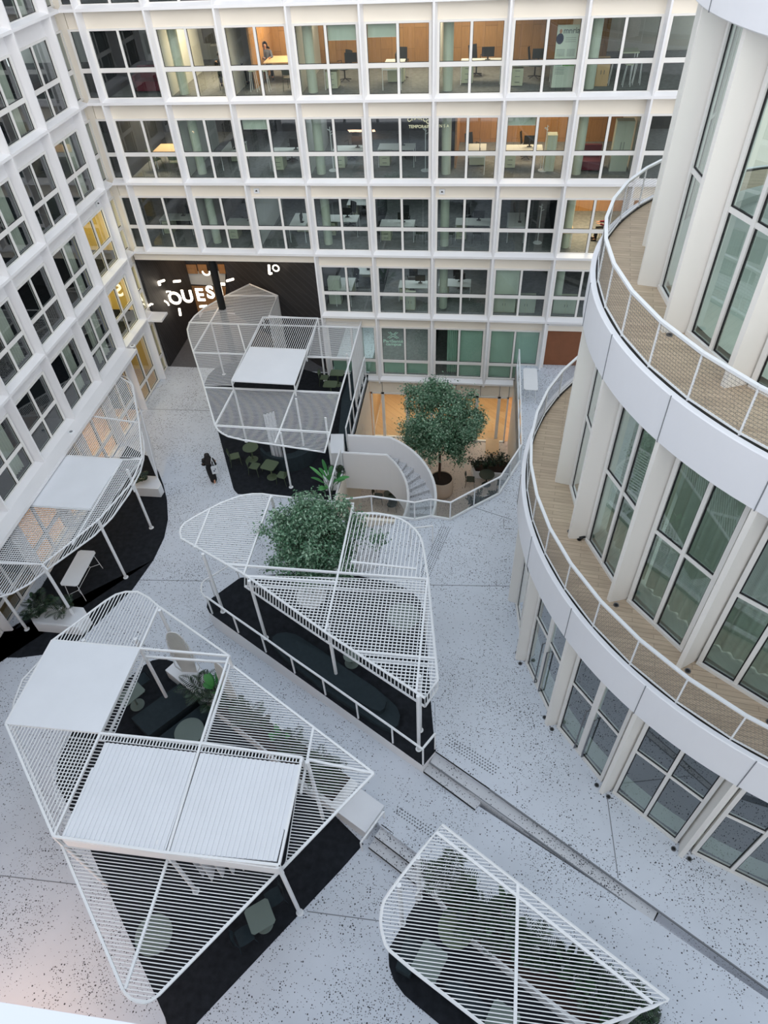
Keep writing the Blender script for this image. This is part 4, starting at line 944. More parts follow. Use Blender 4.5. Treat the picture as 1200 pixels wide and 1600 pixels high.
# small near canopy furniture
q = at(712, 1452, LOW + .7); table('round', .9, 0, .72, M['green'], (q.x, q.y, CG), 0, 'round light olive table under the small near canopy')
table('rect', .68, .78, .74, M['grey'], (1.98, -25.9, CG), -.45, 'square grey table left under the small near canopy')
q = at(768, 1475, LOW + .5); table('round', .55, 0, .5, M['grey'], (q.x, q.y, CG), 0, 'small round grey table beside the near planter')
q = at(783, 1600, LOW + .7); table('rect', .68, .78, .74, M['grey'], (q.x, q.y, CG), -.45, 'square grey table cut by the bottom edge of the picture')
q = at(650, 1494, LOW + .4); bench_dark([(618, 1512), (634, 1460), (660, 1478), (640, 1525)], CG, LOW + .42, 'dark low bench at the left edge of the small near canopy')
q = at(715, 1560, LOW + .4); bench_dark([(692, 1535), (722, 1530), (770, 1580), (745, 1598)], CG, LOW + .42, 'dark low bench between the two grey tables of the small near canopy')
# ------------------------------------------------------------------ planters
def planter(px, z0, h, label, fill='soil'):
    pts = P2(px, z0 + h); cx = sum(v.x for v in pts) / len(pts); cy_ = sum(v.y for v in pts) / len(pts)
    r = root('planter_box', (cx, cy_, z0), label, 'planter', world=True)
    b = MB(); b.prism([tuple(p) for p in pts], z0, z0 + h - .01); b.build('box', M['metal'], r)
    inn = [((p.x - cx) * .9 + cx, (p.y - cy_) * .85 + cy_) for p in pts]; b = MB(); b.prism(inn, z0 + h - .01, z0 + h + .005); b.build('gravel', M[fill], r); return r
planter([(42, 955), (52, 942), (130, 949), (138, 962), (122, 980), (52, 974)], CG, .5, 'long white planter box on the left carpet below the tall white table', 'roofw')
planter([(207, 750), (214, 742), (246, 744), (252, 756), (247, 764), (209, 762)], CG, .5, 'short white planter box at the far end of the left carpet', 'roofw')
pl_long = planter([(335, 1062), (420, 1122), (500, 1178), (560, 1224), (528, 1268), (470, 1225), (400, 1160), (325, 1100)], CG, .52, 'long white planter box along the right side of the largest canopy')
whitebox([(258, 1047), (283, 1025), (300, 1033), (335, 1062), (325, 1100)], CG, LOW + .52, 'white bench block that ends the long planter in the open bay', 'block_bench', 'bench')
whitebox([(529, 1270), (571, 1301), (600.5, 1259), (561.5, 1231)], CG, LOW + .55, 'white block bench at the foot of the lower steps', 'block_bench', 'bench')
planter([(668, 1380), (690, 1372), (760, 1430), (860, 1510), (960, 1585), (1010, 1620), (985, 1650), (900, 1600), (800, 1520), (720, 1452)], CG, .55, 'long white planter box under the small near canopy along the ramp')
planter([(736, 727), (742, 718), (800, 722), (806, 734), (800, 741), (740, 737)], PIT, .45, 'planter box with dark shrubs in the sunken court')
planter([(728, 797), (740, 780), (772, 770), (780, 778), (745, 800)], PIT, .45, 'planter box below the glass rail in the sunken court')
# ------------------------------------------------------------------ plants
def frond(mb, base, az, ln, rise, droop, wl=.16, n=14, leaf=.022):
    pts = []
    for i in range(n + 1):
        t = i / n; pts.append(Vector((math.cos(az) * ln * t, math.sin(az) * ln * t, rise * t - droop * t * t)) + base)
    side = Vector((-math.sin(az), math.cos(az), 0))
    for i in range(2, n + 1):
        p = pts[i]; d = (pts[i] - pts[i - 1]).normalized(); L_ = wl * math.sin(math.pi * min(1, (i / n) * .85 + .12)) + .03
        for s in (-1, 1):
            tip = p + side * s * L_ + d * L_ * .55 - Vector((0, 0, L_ * .25)); m_ = p.lerp(tip, .45) + d * leaf; m2 = p.lerp(tip, .45) - d * leaf
            mb.add([p, m_, tip, m2], [(0, 1, 2, 3)])
    return pts
def broad(mb, base, tip, w, bend=.1, n=7):
    d = tip - base; side = d.cross(Vector((0, 0, 1)));
    if side.length < .01: side = Vector((1, 0, 0))
    side.normalize(); side.rotate(Matrix.Rotation(random.uniform(-.8, .8), 3, d.normalized())); L1 = []; L2 = []; C = []
    for i in range(n + 1):
        t = i / n; p = base.lerp(tip, t) - Vector((0, 0, bend * t * t)); ww = w * math.sin(math.pi * (t * .95 + .02)) ** .7
        C.append(p); L1.append(p + side * ww + Vector((0, 0, ww * .3))); L2.append(p - side * ww + Vector((0, 0, ww * .3)))
    k = len(mb.v); mb.v += [tuple(v) for v in L1 + C + L2]; m = n + 1
    for i in range(n):
        mb.f.append((k + i, k + i + 1, k + m + i + 1, k + m + i)); mb.f.append((k + m + i, k + m + i + 1, k + 2 * m + i + 1, k + 2 * m + i))
def palm(loc, h, spread, n, label, group=None, mat='leafd'):
    r = root('palm_plant', loc, label, 'plant', group); mb = MB(); st = MB()
    for i in range(n):
        az = i * 2.4 + random.uniform(-.3, .3); k = random.uniform(.55, 1); ln = spread * k; ri = h * random.uniform(.8, 1.5)
        pts = frond(mb, Vector((0, 0, h * .25)), az, ln, ri, ri * .6, wl=.11 + .1 * spread)
        st.path(pts[::3], .006, 4, cap=False)
    st.tube((0, 0, 0), (0, 0, h * .3), .025, 8)
    mb.build('foliage', M[mat], r, fix=False); st.build('stem', M['green'], r, fix=False); return r
def broadleaf(loc, h, n, label, group=None, mat='leafd', w=.11, stems=False):
    r = root('broadleaf_plant', loc, label, 'plant', group); mb = MB(); st = MB()
    for i in range(n):
        az = i * 2.4 + random.uniform(-.4, .4); k = random.uniform(.35, 1); o = Vector((math.cos(az), math.sin(az), 0)); b0 = o * h * .12 * k + Vector((0, 0, h * random.uniform(.25, .55))); tip = b0 + o * h * .38 * k + Vector((0, 0, h * random.uniform(.25, .5)))
        st.tube((o.x * .02, o.y * .02, 0), b0, .01, 5); broad(mb, b0, tip, w * random.uniform(.7, 1.1), h * .1)
    mb.build('foliage', M[mat], r, fix=False); st.build('stem', M['green'], r, fix=False); return r
def shrub(loc, h, w, n, label, group=None):
    r = root('shrub', loc, label, 'plant', group); mb = MB(); st = MB()
    for i in range(9):
        az = random.uniform(0, 6.28); k = random.uniform(.2, 1); tip = Vector((math.cos(az) * w * k, math.sin(az) * w * k, h * random.uniform(.6, 1))); st.path([(0, 0, 0), tip * .5, tip], .008, 4, cap=False)
        for j in range(n // 9):
            p = tip * random.uniform(.35, 1) + Vector([random.gauss(0, .05) for _ in range(3)]); q = p + Vector((random.gauss(0, 1), random.gauss(0, 1), random.gauss(.2, .6))).normalized() * .13; broad(mb, p, q, .03, .01, 2)
    mb.build('foliage', M['leafd'], r, fix=False); st.build('stem', M['bark'], r, fix=False); return r
pz = LOW + .5
def pp(x, y, z=LOW + .52): q = at(x, y, z); return (q.x, q.y, z)
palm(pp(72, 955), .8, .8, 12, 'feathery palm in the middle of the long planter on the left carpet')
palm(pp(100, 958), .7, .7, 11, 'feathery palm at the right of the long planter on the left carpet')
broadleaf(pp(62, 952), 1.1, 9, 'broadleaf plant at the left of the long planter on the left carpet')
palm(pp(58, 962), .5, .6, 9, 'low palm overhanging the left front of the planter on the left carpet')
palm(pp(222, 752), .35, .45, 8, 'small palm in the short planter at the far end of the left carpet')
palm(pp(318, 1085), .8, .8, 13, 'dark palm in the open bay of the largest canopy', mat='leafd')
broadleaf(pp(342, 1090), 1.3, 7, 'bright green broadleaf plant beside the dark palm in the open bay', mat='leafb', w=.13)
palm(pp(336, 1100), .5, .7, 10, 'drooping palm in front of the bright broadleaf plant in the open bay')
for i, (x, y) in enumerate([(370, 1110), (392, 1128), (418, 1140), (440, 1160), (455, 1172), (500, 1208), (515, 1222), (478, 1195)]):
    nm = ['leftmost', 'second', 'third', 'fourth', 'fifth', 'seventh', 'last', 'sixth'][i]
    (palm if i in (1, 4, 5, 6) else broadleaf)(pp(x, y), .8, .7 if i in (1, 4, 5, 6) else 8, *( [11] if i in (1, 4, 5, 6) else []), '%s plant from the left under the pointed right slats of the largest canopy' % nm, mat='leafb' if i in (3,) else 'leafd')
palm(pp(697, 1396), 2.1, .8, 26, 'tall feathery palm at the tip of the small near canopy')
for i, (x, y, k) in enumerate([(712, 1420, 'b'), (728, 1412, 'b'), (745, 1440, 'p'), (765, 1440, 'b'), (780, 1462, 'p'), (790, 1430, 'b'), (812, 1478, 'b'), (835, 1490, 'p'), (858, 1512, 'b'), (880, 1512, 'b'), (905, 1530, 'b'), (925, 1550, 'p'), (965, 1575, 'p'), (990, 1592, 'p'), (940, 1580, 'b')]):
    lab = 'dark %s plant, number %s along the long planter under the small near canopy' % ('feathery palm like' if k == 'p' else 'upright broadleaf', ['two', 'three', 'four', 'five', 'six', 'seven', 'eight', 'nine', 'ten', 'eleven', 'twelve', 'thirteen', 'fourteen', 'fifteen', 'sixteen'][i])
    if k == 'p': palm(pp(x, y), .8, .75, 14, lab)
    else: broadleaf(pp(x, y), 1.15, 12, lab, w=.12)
broadleaf(at(517, 772, LOW)[:], 1.9, 11, 'tall bird of paradise like plant beside the stair entrance', mat='leafb', w=.13)
palm(at(527, 745, LOW + .5)[:], .6, .5, 9, 'pale fern in the low white planter block near the stair')
shp = ['leftmost', 'second', 'middle', 'fourth', 'rightmost']
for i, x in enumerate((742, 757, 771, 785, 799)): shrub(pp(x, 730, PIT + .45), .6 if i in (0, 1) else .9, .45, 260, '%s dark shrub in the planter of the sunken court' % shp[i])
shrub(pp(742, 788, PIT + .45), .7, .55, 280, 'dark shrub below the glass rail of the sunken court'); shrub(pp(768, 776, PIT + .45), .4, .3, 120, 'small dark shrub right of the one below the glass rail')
# ------------------------------------------------------------------ trees
def tree(name, loc, trunk_h, cz, rx, rz, nleaf, label, seed, pot=None):
    rnd = random.Random(seed); r = root(name, loc, label, 'tree'); br = MB(); fo = MB()
    top = cz + rz * .35
    br.path([(0, 0, 0), (.02, .01, trunk_h * .5), (-.02, .02, trunk_h), (0, 0, top)], [.075, .065, .06, .02], 10)
    clusters = []
    for i in range(46):
        u = rnd.uniform(-.85, 1); az = i * 2.399; rr = math.sqrt(max(0, 1 - u * u)) * rnd.uniform(.55, 1.0)
        tip = Vector((math.cos(az) * rx * rr, math.sin(az) * rx * rr, cz + rz * u * rnd.uniform(.75, 1)))
        s0 = Vector((0, 0, max(trunk_h * .8, min(top, cz - rz * .6 + (tip.z - cz + rz) * .45))))
        mid = s0.lerp(tip, .5) + Vector((0, 0, .12))
        br.path([s0, mid, tip], [.03, .018, .006], 5, cap=False); clusters.append((tip, .42)); clusters.append((s0.lerp(tip, .7), .38))
        for j in range(2): clusters.append((tip * 1.0 + Vector([rnd.gauss(0, .3) for _ in range(3)]), .28))
    for i in range(nleaf):
        c_, s_ = clusters[rnd.randrange(len(clusters))]
        p = c_ + Vector([rnd.gauss(0, s_ * .55), rnd.gauss(0, s_ * .55), rnd.gauss(0, s_ * .5)])
        d = Vector((rnd.gauss(0, 1), rnd.gauss(0, 1), rnd.gauss(-.5, .6))).normalized(); sd = d.cross(Vector((rnd.gauss(0, .5), rnd.gauss(0, .5), 1))).normalized()
        L_ = rnd.uniform(.09, .14); w_ = L_ * .26
        fo.add([p, p + d * L_ * .45 + sd * w_, p + d * L_, p + d * L_ * .45 - sd * w_], [(0, 1, 2, 3)])
    br.build('trunk', M['bark'], r, fix=False); fo.build('foliage', M['leaf'], r, fix=False); return r
r = root('tree_pot', (.86, -4.0, PIT), 'large round beige pot holding the tree of the sunken court', 'pot')
mb = MB(); mb.lathe([(.52, 0), (.60, .06), (.62, .3), (.6, 1.0), (.56, 1.02), (.55, .94)], (0, 0, 0), 40); mb.build('pot_body', M['pot'], r, smooth=True)
mb = MB(); mb.lathe([(0, .95), (.555, .95)], (0, 0, 0), 40); mb.build('soil', M['soil'], r, fix=False)
tree('ficus_tree', (.75, -4.0, PIT + .95), 2.2, 3.55, 1.95, 2.0, 34000, 'bushy green ficus tree standing in the pot of the sunken court', 3)
q = at(478, 832, -12.35); tree('ficus_tree', (q.x + .15, q.y, LOW), 1.9, 3.45, 1.32, 1.15, 28000, 'bushy green tree growing through the opening of the middle canopy', 8)
# ------------------------------------------------------------------ spiral stair
r = root('spiral_stair', (-1.4, -8.3, PIT), 'white spiral stair with solid curved parapets going down to the sunken court', 'stair', world=True)
SC = Vector((-1.4, -8.3)); Ro, Ri = 2.2, .98
def pz_(a): return -15.0 - 1.62 * (90 - a) / 90 if a < 90 else -15.0
def parapet(R, name, y0, deep):
    ang = [90 - 5 * i for i in range(0, 51)]
    top = [Vector((-3.35, y0, -14.98))] + [Vector((SC.x + R * math.cos(rad(a)), SC.y + R * math.sin(rad(a)), pz_(a))) for a in ang]
    n_ = [Vector((0, 1, 0))] + [Vector((math.cos(rad(a)), math.sin(rad(a)), 0)) for a in ang]
    mb = MB(); th = .11
    for s_ in (0, 1):
        a_ = [p + q_ * (th if s_ else 0) for p, q_ in zip(top, n_)]; b_ = [Vector((p.x, p.y, max(PIT, p.z - deep))) for p in a_]; mb.sweep(a_, b_)
    mb.sweep([p for p in top], [p + q_ * th for p, q_ in zip(top, n_)]); mb.sweep([Vector((p.x, p.y, max(PIT, p.z - deep))) for p in top], [Vector((p.x + q_.x * th, p.y + q_.y * th, max(PIT, p.z - deep))) for p, q_ in zip(top, n_)])
    mb.build(name, M['fac'], r)
    mb = MB(); mb.path([p + q_ * th * .5 + Vector((0, 0, .02)) for p, q_ in zip(top, n_)], .035, 6); mb.build('handrail', M['metal'], r)
parapet(Ro, 'outer_parapet', SC.y + Ro, 1.45); parapet(Ri, 'inner_parapet', SC.y + Ri, 2.1)
mb = MB(); mb.b2(-3.33, SC.x, SC.y + Ri + .06, SC.y + Ro + .03, LOW - .15, LOW); mb.build('landing', M['terrs'], r)
ns = 25
for i in range(ns):
    a = 90 - i * 10; b = a - 10; z = LOW - .168 * (i + 1); mb = MB()
    pts = [(SC.x + R * math.cos(rad(t)), SC.y + R * math.sin(rad(t))) for R, t in ((Ri + .1, a), (Ro, a), (Ro, (a + b) / 2), (Ro, b), (Ri + .1, b))]
    mb.prism(pts, z - .17, z); mb.build('tread', M['terrs'], r)
# ------------------------------------------------------------------ rails
def rail(name, pts, base, label, h=1.0, step=1.5, glassy=False, r_=.025, cat='railing', low=False, posts=True):
    """pts: list of (x,y,z) floor points"""
    c_ = Vector(pts[0]); r = root(name, c_, label, cat, world=True); P = [Vector(p) for p in pts]
    mb = MB()
    for a, b in zip(P, P[1:]): mb.beam(a + Vector((0, 0, h)), b + Vector((0, 0, h)), .06, .045)
    mb.build('handrail', M['metal'], r)
    if low:
        mb = MB()
        for a, b in zip(P, P[1:]): mb.beam(a + Vector((0, 0, .05)), b + Vector((0, 0, .05)), .07, .1)
        mb.build('base_rail', M['metal'], r)
    if posts:
        done = []
        for a, b in zip(P, P[1:]):
            m = max(1, round((b - a).length / step))
            for i in range(m + 1):
                p = a.lerp(b, i / m)
                if any((p - d).length < .3 for d in done): continue
                done.append(p); mb = MB(); mb.beam(p, p + Vector((0, 0, h)), .05, .02 if glassy else .04); mb.build('post', M['metal'], r)
    if glassy:
        mb = MB()
        for a, b in zip(P, P[1:]): mb.add([a + Vector((0, 0, .08)), b + Vector((0, 0, .08)), b + Vector((0, 0, h - .04)), a + Vector((0, 0, h - .04))], [(0, 1, 2, 3)])
        mb.build('glass_panel', M['glassc'], r, fix=False)
    return r
rail('glass_railing', [(p[0], p[1], UP) for p in [at(x, y, UP) for x, y in [(540, 808), (582, 803), (648, 813), (673, 808), (703, 813), (740, 793), (779, 773), (812, 722)]]] + [(4.36, .2, UP)], UP, 'white railing with glass along the right and front edge of the sunken court', glassy=True, low=True)
rail('steel_railing', [(-3.42, -.1, LOW), (-3.42, -5.95, LOW)], LOW, 'straight white railing on the left edge of the sunken court, beyond the stair', h=1.35, step=1.0, low=True)
rail('steel_railing', [(-3.42, -7.45, LOW), (-3.45, -9.9, LOW)], LOW, 'short white railing on the left edge of the sunken court, in front of the stair', h=1.35, step=1.2, low=True)
top = P2([(661, 1195), (614, 1161), (560, 1122.5), (509, 1086), (461, 1052), (416, 1019), (373, 988.6), (332.3, 959)], UP)
r = rail('steel_railing', [(p.x, p.y, PZ) for p in top], UP, 'long white railing on the front edge of the middle platform', h=.98, step=9)
mb = MB(); hz = UP + .99; mb.path([at(x, y, hz) for x, y in [(321, 934), (315, 926), (314, 919.5), (315, 912), (319.4, 906.7), (335, 897.5), (364, 880), (380, 872)]], .03, 6); mb.build('curved_handrail', M['metal'], r)
mb = MB(); a = at(661, 1169, hz); b = at(680, 1146, hz); mb.beam(a, b, .06, .045); mb.beam(b, (b.x, b.y, UP), .04, .04); mb.build('end_rail', M['metal'], r)
for b_ in [(374, 904), (336, 932)]:
    p = at(*b_, UP); mb = MB(); mb.tube(p, (p.x, p.y, UP + .98), .02, 8); mb.build('post', M['metal'], r)
def hoop(px_base, h, label, z):
    pts = [at(x, y, z) for x, y in px_base]; r = root('stair_handrail', pts[0], label, 'handrail', world=True); mb = MB()
    for a, b in zip(pts, pts[1:]): mb.beam(a + Vector((0, 0, h)), b + Vector((0, 0, h)), .05, .04)
    mb.build('rail_bar', M['metal'], r)
    for p in (pts[0], pts[-1]): mb = MB(); mb.beam(p, p + Vector((0, 0, h)), .05, .04); mb.build('post', M['metal'], r)
hoop([(601, 1281), (566, 1329)], .62, 'white flat bar handrail left of the lower steps', -15.75)
hoop([(675, 1375), (651, 1412)], .8, 'white flat bar handrail right of the lower steps, below the small near canopy', -15.8)
hoop([(676, 848), (642, 852)], .95, 'thin white handrail at the top of the wide north steps', UP)
# ------------------------------------------------------------------ screens and curtains
def fancurtain(p0, p1, zt, zb, amp, n, label, name='curtain', mat='wc', wv=9):
    r = MB(); A_ = []; B_ = []
    for i in range(n + 1):
        t = i / n; p = p0.lerp(p1, t); d = (p1 - p0).normalized(); nn = Vector((-d.y, d.x, 0)) * amp * math.sin(t * wv * math.pi)
        A_.append(Vector((p.x, p.y, zt)) + nn * .5); B_.append(Vector((p.x, p.y, zb)) + nn * 1.3)
    r.sweep(A_, B_); o = r.build(name, M[mat], None, smooth=True, fix=False); tag(o, label, 'curtain'); return o
p0, p1 = at(318, 1372, LOW + .2), at(392, 1348, LOW + .2); fancurtain(Vector((p0.x, p0.y, 0)), Vector((p1.x, p1.y, 0)), -12.8, LOW + .2, .12, 60, 'wavy translucent white curtain behind the front post of the largest canopy')
p0, p1 = at(427, 723, LOW + .35), at(443, 718, LOW + .35); fancurtain(Vector((p0.x, p0.y, 0)), Vector((p1.x, p1.y, 0)), -12.95, LOW + .4, .09, 30, 'bundled white curtain hanging at a post of the passage canopy', wv=7)
p0, p1 = at(511, 575, LOW + .35), at(517, 572, LOW + .35); fancurtain(Vector((p0.x, p0.y, 0)), Vector((p1.x, p1.y, 0)), -12.95, LOW + .3, .07, 24, 'white curtain beside the small tables near the back facade', wv=5)
def fan_screen(px, z, label):
    # rounded upright screen made of radiating slats, standing on the planter
    base = at(*px[0], z); r = root('slatted_screen', base, label, 'screen', world=True)
    d = at(*px[1], z) - base; d.z = 0; Ls = d.length; d.normalize(); nn = Vector((-d.y, d.x, 0)); mb = MB(); n = 17
    for i in range(n):
        t = i / (n - 1); hgt = 2.35 * math.sqrt(max(.02, 1 - (2 * abs(t - .5)) ** 3)); xb = (.2 + t * .6) * Ls; xt = t * Ls
        mb.beam(base + d * xb, base + d * xt + Vector((0, 0, hgt)), .042, .02)
    mb.build('slats', M['pale'] if False else M['inner'], r)
    mb = MB(); mb.path([base + d * (.2 * Ls)] + [base + d * (t * Ls) + Vector((0, 0, 2.35 * math.sqrt(max(.02, 1 - (2 * abs(t - .5)) ** 3)))) for t in [i / 16 for i in range(17)]] + [base + d * (.8 * Ls)], .018, 6, closed=True); mb.build('frame', M['metal'], r); return r
fan_screen([(278, 1049), (316, 1051)], LOW + .52, 'rounded fan shaped slatted screen standing on the planter at the open bay')
fan_screen([(352, 1088), (378, 1108)], LOW + .52, 'rounded slatted screen on the planter, right of the palms in the open bay')
#@@END4
# ================================================================== OFFICES BEHIND THE GLASS
def place_of(j, i): return '%s bay from the corner, %s floor' % (ORD[i], ROWN[j])
def fz(j): return (-j * H - 3.02) if j < 4 else -16.02
# pale round columns just inside the facade
for j in range(0, 4):
    for i in (1, 3, 5, 7):
        if j == 3 and i < 4: continue
        mb = MB(); mb.tube((UB[i] + .48, 1.15, fz(j)), (UB[i] + .48, 1.15, -j * H - .45), .2, 16); struct('column', mb, M['blind'])
# desk prototype: top, drawer pedestal, legs, monitor
def proto_desk():
    r = root('office_desk'); t = MB(); t.b2(-.8, .8, -.4, .4, .72, .745); t.build('tabletop', M['inner'], r)
    p = MB(); p.b2(-.75, -.3, -.3, .36, .04, .62); pd = p.build('drawer_pedestal', M['cab'], r)
    for zz in (.16, .35, .54): q = MB(); q.b2(-.62, -.43, -.318, -.302, zz, zz + .015); q.build('drawer_handle', M['steel'], pd)
    for s in (-.78, .78):
        l = MB(); l.path([(s, -.37, 0), (s, -.37, .71), (s, .37, .71), (s, .37, 0)], .018, 4); l.build('leg', M['metal'], r)
    m = MB(); m.b2(.0, .5, .12, .14, .85, 1.18); m.b2(.22, .28, .14, .16, .75, .9); m.b2(.15, .35, .08, .22, .745, .755); m.build('monitor', M['black'], r); return r
def proto_task():
    r = root('office_chair'); s = MB(); s.b2(-.24, .24, -.24, .22, .45, .52); s.build('seat', M['chair'], r)
    b = MB(); A_ = [Vector((-.22 + .44 * i / 6, .24 + .05 * math.sin(math.pi * i / 6), .56)) for i in range(7)]; b.sweep(A_, [p + Vector((0, .08, .5)) for p in A_]); b.build('backrest', M['chair'], r, fix=False)
    st = MB(); st.tube((0, 0, .08), (0, 0, .45), .03, 8); st.build('column', M['black'], r)
    st = MB()
    for k in range(5): st.tube((0, 0, .1), (.28 * math.cos(k * 1.257), .28 * math.sin(k * 1.257), .05), .018, 6)
    st.build('base', M['black'], r)
    for s_ in (-1, 1): a = MB(); a.path([(s_ * .26, .1, .48), (s_ * .28, .1, .7), (s_ * .28, -.12, .7)], .014, 6); a.build('armrest', M['black'], r)
    return r
dk = proto_desk(); udk = []; tk = proto_task(); utk = []
desks = {0: [(3, 1.9, .0), (4, .9, .0), (5, 1.9, 0), (6, .8, 0)], 1: [(1, 2.0, 0), (2, 1.9, 0), (3, 2.0, 0), (4, .9, 0), (5, 1.8, 0), (6, .8, 0)], 2: [(0, .95, 0), (0, 2.3, 0), (1, 2.2, 0), (2, 2.0, 0), (3, .9, 0), (3, 2.1, 0), (4, 1.0, 0), (5, 2.0, 0), (6, 1.1, 0)], 3: [(3, .8, 0), (3, 2.0, 0), (4, 1.4, 0), (5, 1.2, 0)]}
prev = None
for j, L_ in desks.items():
    for i, dx, a in L_:
        side = 'left' if dx < 1.3 else 'right'; second = (j, i) == prev; prev = (j, i); dx = .98 if side == 'left' else 1.74
        placed(dk, udk, (UB[i] + dx, 1.75 + .25 * ((i + j) % 3) + (2.0 if second else 0), fz(j)), rad(90 if (i + j) % 2 else -90) if (i * 3 + j) % 4 == 0 else 0, 'white desk with drawers, %s half, %s' % (side, place_of(j, i)), 'desk', 'white desks in the offices')
        placed(tk, utk, (UB[i] + dx + (.2 if side == 'left' else -.2), (2.7 + .25 * ((i + j) % 3)) + (2.0 if second else 0), fz(j)), rad(200 + 40 * i), 'black swivel chair, %s desk, %s' % (side, place_of(j, i)), 'chair', 'office chairs behind the facade')
# cabinets of the fourth row
def cabinet(x, j, w, label, h=.8, mat='cab', y=1.0, d=.45):
    r = root('filing_cabinet', (x, y, fz(j)), label, 'cabinet'); b = MB(); b.b2(-w/2, w/2, -d/2, d/2, 0, h); b.build('body', M[mat], r)
    n = 2
    for k in range(n): q = MB(); q.b2(-w/2 + .02 + k * w / n, -w/2 - .01 + (k + 1) * w / n, -d/2 - .012, -d/2, .03, h - .03); dr = q.build('door', M['blind' if mat == 'cab' else mat], r); q = MB(); hx = (-w/2 + w / n - .06) if k == 0 else (-w/2 + w / n + .06); q.b2(hx - .01, hx + .01, -d/2 - .03, -d/2 - .012, h * .45, h * .6); q.build('handle', M['steel'], dr)
for x, j, w in [(UB[6] + .7, 3, 1.1), (UB[6] + 1.75, 3, .9), (UB[7] + .9, 3, 1.2), (UB[4] + 1.6, 3, .5)]: cabinet(x, j, w, 'low cream cabinet, %s, %s' % ({1.1: 'left', .9: 'right'}.get(w, 'single'), place_of(j, max(i for i in range(10) if UB[i] < x))))
cabinet(UB[7] + 2.2, 1, .7, 'tall pale cabinet ' + place_of(1, 7), 1.9, 'blind', 1.6); cabinet(UB[6] + 2.1, 1, .4, 'narrow tall pale locker ' + place_of(1, 6), 1.4, 'cab', 1.6)
cabinet(UB[7] + .95, 0, .5, 'wooden crate shelf ' + place_of(0, 7), .9, 'pale', 1.6)
cabinet(UB[3] + .5, 3, .6, 'pale green cabinet, ' + place_of(3, 3), 1.3, 'blind', 1.4)
def armchair(x, j, mat, label, w=1.0):
    r = root('armchair', (x, 1.7, fz(j)), label, 'armchair'); s = MB(); s.b2(-w/2, w/2, -.4, .4, .08, .42); s.build('seat', M[mat], r); s = MB(); s.b2(-w/2, w/2, .28, .45, .42, .85); s.build('backrest', M[mat], r)
    for k in (-1, 1): a = MB(); a.b2(k * w/2 - .08, k * w/2 + .08, -.4, .4, .08, .62); a.build('armrest', M[mat], r)
armchair(UB[7] + .85, 1, 'red', 'burgundy armchair ' + place_of(1, 7), 1.3); armchair(UB[0] + 1.8, 0, 'red', 'burgundy sofa ' + place_of(0, 0), 1.6)
# meeting tables with stools and seated people
def slab_table(x, y, j, w, d, h, mat, label):
    r = root('meeting_table', (x, y, fz(j)), label, 'table'); t = MB(); t.b2(-w/2, w/2, -d/2, d/2, h - .04, h); t.build('tabletop', M[mat], r)
    for a in (-1, 1):
        for b in (-1, 1): l = MB(); l.tube((a * (w/2 - .06), b * (d/2 - .06), 0), (a * (w/2 - .06), b * (d/2 - .06), h - .04), .02, 6); l.build('leg', M['metal'], r)
slab_table(UB[2] + 1.75, 3.2, 0, 1.8, 1.2, .74, 'pale', 'pale wooden meeting table ' + place_of(0, 2))
slab_table(UB[0] + 1.7, 2.2, 1, 1.7, 1.1, .74, 'pale', 'honey coloured meeting table ' + place_of(1, 0))
slab_table(UB[7] + 1.9, 2.0, 0, .7, .7, 1.05, 'cab', 'high square table with stools ' + place_of(0, 7))
slab_table(UB[7] + .4, 1.6, 2, .7, 1.4, .74, 'pale', 'pale wooden table under the warm lamp ' + place_of(2, 7))
def proto_stool():
    r = root('bar_stool'); s = MB(); s.lathe([(0, .72), (.17, .72), (.17, .75), (0, .75)], (0, 0, 0), 16); s.build('seat', M['cab'], r)
    for k in range(4): l = MB(); a = k * math.pi / 2 + .78; l.tube((.12 * math.cos(a), .12 * math.sin(a), .72), (.2 * math.cos(a), .2 * math.sin(a), 0), .011, 6); l.build('leg', M['metal'], r)
    return r
stl = proto_stool(); ust = []
for x, y, l in [(UB[7] + 1.4, 1.6, 'left'), (UB[7] + 1.9, 1.35, 'middle'), (UB[7] + 2.3, 1.6, 'right')]: placed(stl, ust, (x, y, fz(0)), 0, '%s bar stool at the high table %s' % (l, place_of(0, 7)), 'stool')
for k, x in enumerate((UB[2] + .7, UB[2] + 1.2)): placed(stl, ust, (x, 1.4, fz(0)), 0, '%s bar stool %s' % (('first', 'second')[k], place_of(0, 2)), 'stool')
for k, (x, y, a) in enumerate([(UB[0] + .9, 1.6, 60), (UB[0] + 2.0, 1.3, 180), (UB[0] + 2.3, 2.9, 0)]): placed(ch_green, ug, (x, y, fz(1)), rad(a), '%s green shell chair at the honey coloured meeting table' % ('left', 'front', 'back')[k], 'chair')
for k, (x, j, i) in enumerate([(UB[4] + 2.1, 2, 4), (UB[5] + .7, 2, 5), (UB[2] + 2.2, 0, 2), (UB[5] + 2.0, 2, 5)]): placed(ch_dark, ud, (x, 1.5, fz(j)), rad(170), 'dark visitor chair, %s, %s' % (('right', 'left', 'front', 'right')[k], place_of(j, i)), 'chair')
r = root('television', (UB[1] + 1.1, 4.6, fz(0) + 1.1), 'large dark television leaning ' + place_of(0, 1), 'television'); t = MB(); t.b2(-.65, .65, -.03, .03, 0, .8); t.build('screen', M['black'], r); t = MB(); t.b2(-.35, .35, -.1, .1, -.1, -.02); t.b2(-.04, .04, -.05, .05, -1.1, 0); t.build('stand', M['steel'], r)
